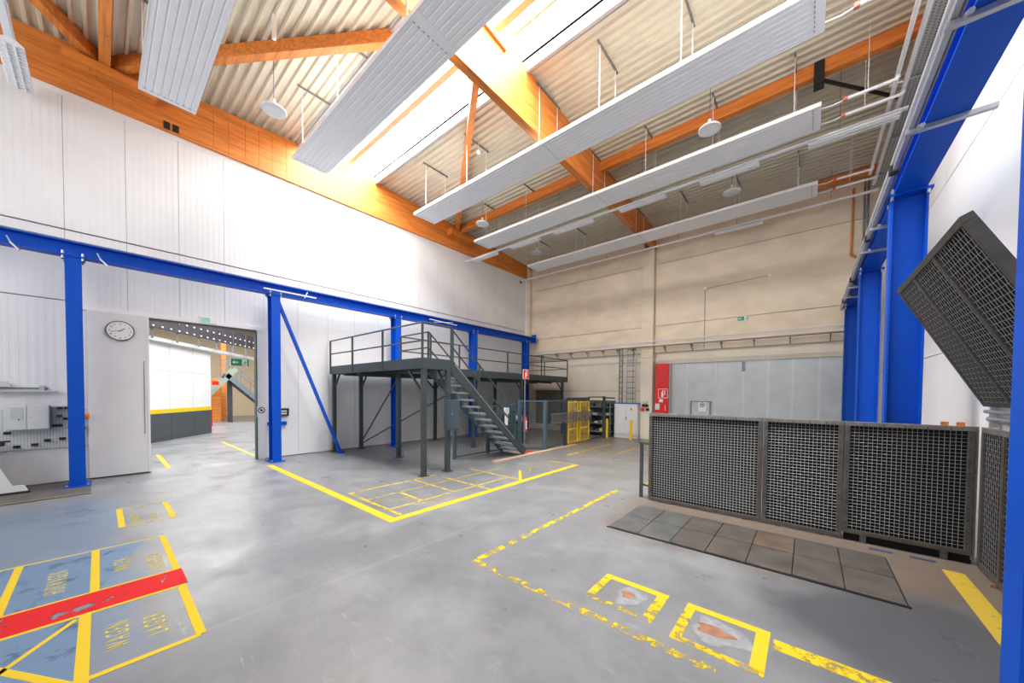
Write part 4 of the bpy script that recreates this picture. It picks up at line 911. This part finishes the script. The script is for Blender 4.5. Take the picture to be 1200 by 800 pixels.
# ================================================================ LEFT WALL ITEMS
clk = root('wall_clock', 'round white wall clock with black rim on the sliding door leaf', 'clock', (XL+.085, .30, 3.18))
cx = XL+.085
MB().tube((cx, .30, 3.18), (cx+.045, .30, 3.18), .215, 40).build('rim', mat('clock_rim', (.10, .10, .11), .3, metal=.6), clk, smooth=True)
MB().tube((cx+.045, .30, 3.18), (cx+.048, .30, 3.18), .195, 40).build('dial', M_WHITES, clk)
for h in range(12):
    a = 2*PI*h/12; u, w = math.sin(a), math.cos(a); q = cx+.0495
    text_mesh('numeral', str(h or 12), .055, 1, M_BLACK, clk, (q, .30+u*.155+0, 3.18+w*.155-.02), (PI/2, 0, PI/2), .0005, 'CENTER')
def hand(ang, L, wd):
    u, w = math.sin(ang), math.cos(ang); q = cx+.053
    MB().bar((q, .30-u*.03, 3.18-w*.03), (q, .30+u*L, 3.18+w*L), wd, .003, (1, 0, 0)).build('clock_hand', M_BLACK, clk)
hand(2*PI*1.7/12, .09, .014); hand(2*PI*43/60, .14, .009)
pb = root('perforated_board', 'large pale perforated tool board on the left wall', 'tool board', (XL, -.9, .7))
for a, b in ((-2.4, -1.30), (-1.295, -.10)): B(XL+.03, XL+.045, a, b, .72, 1.50).build('board', M_PEG, pb)
wc = root('wall_cabinet', 'small pale grey wall cabinet with open perforated door on the tool board', 'cabinet', (XL, -.85, 1.1))
B(XL+.045, XL+.28, -1.13, -.64, 1.12, 1.60).build('body', M_GREYBOX, wc, .006)
for a, b in ((-1.12, -.90), (-.885, -.65)): B(XL+.28, XL+.295, a, b, 1.135, 1.585).build('door', M_GREYBOX, wc, .004)
B(XL+.295, XL+.30, -1.07, -.93, 1.33, 1.55).build('window', mat('cabinet_window', (.50, .55, .60), .2), wc); B(XL+.295, XL+.305, -.99, -.97, 1.31, 1.33).build('lock', M_BLACK, wc); B(XL+.295, XL+.303, -.86, -.85, 1.36, 1.37).build('lock', M_BLACK, wc)
B(XL+.05, XL+.075, -.615, -.36, 1.13, 1.55).build('perforated_door', M_PEGB, wc); B(XL+.05, XL+.20, -.637, -.62, 1.12, 1.56).build('hinge_panel', mat('hinge_dark', (.12, .14, .17), .5), wc)
for y, z, w_ in ((-.52, 1.52, .07), (-.43, 1.52, .07), (-.53, 1.36, .07), (-.45, 1.30, .07), (-.56, 1.17, .14), (-1.13, 1.06, .08), (-1.26, .92, .08), (-1.03, .79, .08), (-.83, .81, .08), (-.68, .88, .08), (-.50, .90, .08)):
    c = root('tool_clip', 'small black tool clip hooked on the perforated board', 'tool clip', (XL+.05, y, z), 'black tool clips on the perforated board')
    x0 = XL+.077 if (z > 1.15 and y > -.62) else XL+.047
    B(x0, x0+.03, y-w_/2, y+w_/2, z-.02, z+.025).build('clip_body', M_BLACK, c); B(x0+.03, x0+.06, y-w_/2, y+w_/2, z-.02, z-.005).build('hook', M_BLACK, c)
ol = root('orange_beacon', 'orange beacon knob on a black arm beside the blue column', 'beacon', (XL+.05, -.2, 1.32))
B(XL+.046, XL+.16, -.30, -.23, 1.31, 1.37).build('arm', M_BLACK, ol); MB().lathe((XL+.16, -.19, 1.30), [(.03, 0), (.045, .02), (.045, .09), (.02, .11)], 14).build('lens', M_ORANGEP, ol, smooth=True)
tag(B(XL+.046, XL+.17, -.32, -.20, 1.06, 1.14).build('black_holder', M_BLACK, bevel=.015), 'black holder on the wall under the orange beacon', 'holder')
ws_ = root('wall_rail', 'narrow grey double rail with bracket above the wall cabinet', 'rail', (XL, -1.2, 1.85))
B(XL+.02, XL+.16, -2.4, -.56, 1.845, 1.865).build('shelf_strip', M_STEEL, ws_); B(XL+.0, XL+.03, -2.4, -.66, 1.90, 1.93).build('rail', M_STEELD, ws_); B(XL, XL+.10, -.76, -.70, 1.865, 1.97).build('bracket', M_STEEL, ws_)
tag(MB().box(XL+.04, XL+.13, -1.36, -1.08, 1.93, 2.0).box(XL+.05, XL+.12, -1.22, -1.10, 2.0, 2.04).build('socket_box', M_GREYBOX, bevel=.01), 'pale socket box standing on the wall rail', 'socket')
wkb = root('workbench_end', 'white sloping end panel of a workbench under the tool board', 'workbench', (-10.9, -1.2, 0))
MB().prism([(-1.75, .05), (-.86, .05), (-.90, .16), (-1.02, .16), (-1.28, .86), (-1.75, .86)], 'x', -10.93, -10.88).build('end_panel', M_WHITEM, wkb, .005)
B(-10.95, -10.86, -1.75, -.84, 0, .05).build('foot', M_BLACK, wkb, .005); B(-11.5, -10.85, -2.4, -1.15, .86, .90).build('top', M_GREYBOX, wkb, .006)
MB().bar((-11.5, -1.6, .02), (-11.5, -1.6, .86), .06, .06).build('leg', M_WHITEM, wkb)
tag(MB().box(-10.88, -10.72, -1.24, -1.08, .90, .96).box(-10.86, -10.76, -1.20, -1.02, .96, .985).build('bench_vice', M_BLACK, bevel=.01), 'small black clamp on the corner of the workbench', 'clamp')
tag(MB().bar((-8.60, -.985, 0), (-8.60, -.985, .75), .07, .07).box(-8.68, -8.52, -1.06, -.93, 0, .012).build('green_post', M_GREENM, bevel=.005), 'dark green post at the left edge beside the blue painted floor', 'post')

# ================================================================ PIT FENCE ON THE RIGHT
def weave(mb, o, u, v, n, w, h, sp, r):
    o, u, v, n = Vector(o), Vector(u), Vector(v), Vector(n)
    nu, nv = int(round(w/sp)), int(round(h/sp))
    def wire(c0, d, cnt, side, par):
        vs = []; fs = []
        for j in range(cnt+1):
            s = 1 if (j+par) % 2 else -1
            p = c0 + d*(j*sp) + n*(s*r*.8)
            for a, b in ((1, 0), (0, 1), (-1, 0), (0, -1)): vs.append(p + side*(a*r) + n*(b*r))
        for j in range(cnt):
            for k in range(4): fs.append((4*j+k, 4*j+(k+1) % 4, 4*j+4+(k+1) % 4, 4*j+4+k))
        mb.add(vs, fs)
    for i in range(1, nu): wire(o+u*(i*w/nu), v*(h/nv/sp), nv, u, i)
    for i in range(1, nv): wire(o+v*(i*h/nv), u*(w/nu/sp), nu, v, i+1)
    return mb
FW = .055
def mesh_panel(r, o, u, v, n, w, h, divs=(), depth=.06, holes=True, fm=M_FRAME):
    """framed woven mesh panel: o lower corner, u along, v up, n towards the viewer"""
    o, u, v, n = Vector(o), Vector(u).normalized(), Vector(v).normalized(), Vector(n).normalized()
    def fb_(u0, u1, v0, v1, t0, t1, nm, m, p=r):
        vs = [o+u*a+v*b+n*c for a in (u0, u1) for b in (v0, v1) for c in (t0, t1)]
        return MB().add(vs, [(0, 1, 3, 2), (4, 6, 7, 5), (0, 4, 5, 1), (2, 3, 7, 6), (0, 2, 6, 4), (1, 5, 7, 3)]).build(nm, m, p, .004)
    fb_(0, w, 0, FW, -depth, 0, 'frame_rail', fm); fb_(0, w, h-FW, h, -depth, 0, 'frame_rail', M_FRAMEL if fm is M_FRAME else fm)
    cuts = [0]+list(divs)+[w]
    for c in (0, w-FW): fb_(c, c+FW, FW, h-FW, -depth, 0, 'frame_stile', fm)
    for c in divs: fb_(c-FW/2, c+FW/2, FW, h-FW, -depth, 0, 'frame_stile', fm)
    for i in range(len(cuts)-1):
        a = cuts[i]+(FW if i == 0 else FW/2); b = cuts[i+1]-(FW if i == len(cuts)-2 else FW/2)
        fb_(a, b, FW, h-FW, -.034, -.022, 'backing_sheet', M_BACKING)
        wm = weave(MB(), o+u*a+v*FW-n*(.018 if depth < .065 else .012), u, v, n, b-a, h-2*FW, .0425 if holes else .055, .0027 if holes else .0024).build('wire_mesh', M_WIRE, r); wm['kind'] = 'stuff'
    if holes:
        nb = int(h/.13)
        for c in (.035, w-.035):
            for k in range(1, nb): fb_(c-.007, c+.007, k*h/nb-.007, k*h/nb+.007, 0, .004, 'bolt_head', M_BLACK)
        for k in range(1, int(w/.16)):
            c = k*w/int(w/.16); fb_(c-.007, c+.007, h-.04, h-.026, 0, .004, 'bolt_head', M_BLACK)
YF_ = 6.26
for x0, x1, z0, z1, lab in ((-2.165, -.505, .02, 1.56, 'wide woven mesh fence panel at the handrail end of the pit fence'), (-.495, .374, .02, 1.56, 'narrow woven mesh fence panel in the middle of the pit fence'), (.378, 1.45, .10, 1.56, 'woven mesh fence panel over the dark pit gap, in front of the blue columns')):
    r = root('mesh_fence_panel', lab, 'fence panel', ((x0+x1)/2, YF_, 0), 'black woven mesh fence panels')
    mesh_panel(r, (x0, YF_, z0), (1, 0, 0), (0, 0, 1), (0, -1, 0), x1-x0, z1-z0)
    for x in (x0+.2, x1-.2): MB().bar((x, YF_+.03, 0), (x, YF_+.03, z0+.03), .06, .05).build('foot', M_FRAME, r)
r = root('mesh_fence_panel', 'woven mesh fence panel standing along the right wall, meeting the pit fence at the corner', 'fence panel', (1.47, 5.4, 0), 'black woven mesh fence panels')
mesh_panel(r, (1.475, 6.22, .02), (0, -1, 0), (0, 0, 1), (-1, 0, 0), 2.2, 1.54, (.55, 1.1, 1.65), .05, False)
for y in (5.67, 5.12): MB().bar((1.45, y, 0), (1.45, y, .035), .035, .035).build('foot', M_RUST, r)
# dark pit edge below the third panel
tag(B(.40, 1.46, 6.30, 6.42, 0, .13).build('pit_edge_beam', M_BACKING, bevel=.01), 'dark steel beam closing the pit under the third mesh panel', 'beam')
for x in (.72, 1.06): tag(B(x-.10, x+.10, 6.08, 6.12, 0, .012).build('floor_cleat', mat('blue_grey_cleat', (.07, .09, .17), .4)), 'flat dark blue cleat on the floor at the pit fence', 'cleat', 'floor cleats at the pit fence')
tag(MB().tube((1.462, 6.30, .05), (1.462, 6.30, 1.56), .018, 8).build('corner_tube', M_STEELD), 'thin steel tube in the corner of the pit fence', 'tube')
# folded up grate
hb = Vector((1.47, 6.18, 1.79)); ht = Vector((.79, 6.18, 3.165)); vdir = (ht-hb); hgt = vdir.length; vdir.normalize()
nrm = Vector((0, -1, 0)).cross(vdir)
if nrm.x > 0: nrm = -nrm
if nrm.x > 0 or nrm.z > 0: nrm = Vector((-abs(nrm.x), 0, -abs(nrm.z)))
fg = root('folding_grate', 'raised dark woven mesh grate tilted out from the right wall above the fence', 'grate', (1.47, 5.0, 1.79))
mesh_panel(fg, hb, (0, -1, 0), vdir, nrm, 2.28, hgt, (.73, 1.46), .07, False, mat('grate_frame', (.09, .085, .08), .5, metal=.4, var=.2, vscale=8))
for y in (6.0, 4.2): MB().bar((1.50, y, 1.57), (1.50, y, 1.80), .05, .05).build('support_post', M_STEEL, fg)
MB().tube((1.50, 6.1, 1.66), (1.50, 3.9, 1.66), .03, 8).build('hinge_tube', M_STEEL, fg); MB().tube((1.47, 6.1, 1.74), (1.47, 3.9, 1.74), .02, 8).build('hinge_tube', M_STEEL, fg)
for x in (1.33, 1.46): tag(MB().box(x-.03, x+.03, 6.80, 6.86, 0, 1.58).box(x-.02, x+.02, 6.79, 6.80, 1.40, 1.56).build('orange_stop', M_ORANGEP, bevel=.008), 'small orange stop block peeking over the third mesh panel', 'stop block', 'orange stop blocks behind the pit fence')
# handrail at the pit fence end
hr = root('low_handrail', 'low dark steel handrail bracket at the end of the pit fence', 'handrail', (-2.33, 6.37, 0))
MB().bar((-2.33, 6.37, 0), (-2.33, 6.37, .99), .05, .05).build('post', M_ANTH, hr); MB().bar((-2.36, 6.37, 1.0), (-2.17, 6.32, 1.0), .05, .03).build('top_arm', M_ANTH, hr); MB().bar((-2.33, 6.37, .24), (-2.17, 6.32, .24), .03, .03).build('lower_arm', M_ANTH, hr)
# steel cover plates in the floor
cp = root('pit_cover', 'two rows of worn checker plate covers in front of the pit fence', 'floor cover', (-.7, 5.2, 0))
xs = [-2.15+.4114*k for k in range(8)]
for y0, y1 in ((4.63, 5.24), (5.25, 5.86)):
    for a, b in zip(xs[:-1], xs[1:]):
        dz = random.uniform(0, .004); B(a+.004, b-.004, y0+.003, y1-.003, .002, .016+dz).build('cover_plate', M_PLATE3 if a < -1.7 else random.choice((M_PLATE, M_PLATE, M_PLATE2)), cp, .003)
B(-2.17, .75, 4.605, 4.628, .0, .012).build('front_edge', M_BLACK, cp)
B(-2.16, .74, 4.628, 5.87, .0006, .002).build('frame_bed', M_BLACK, cp)
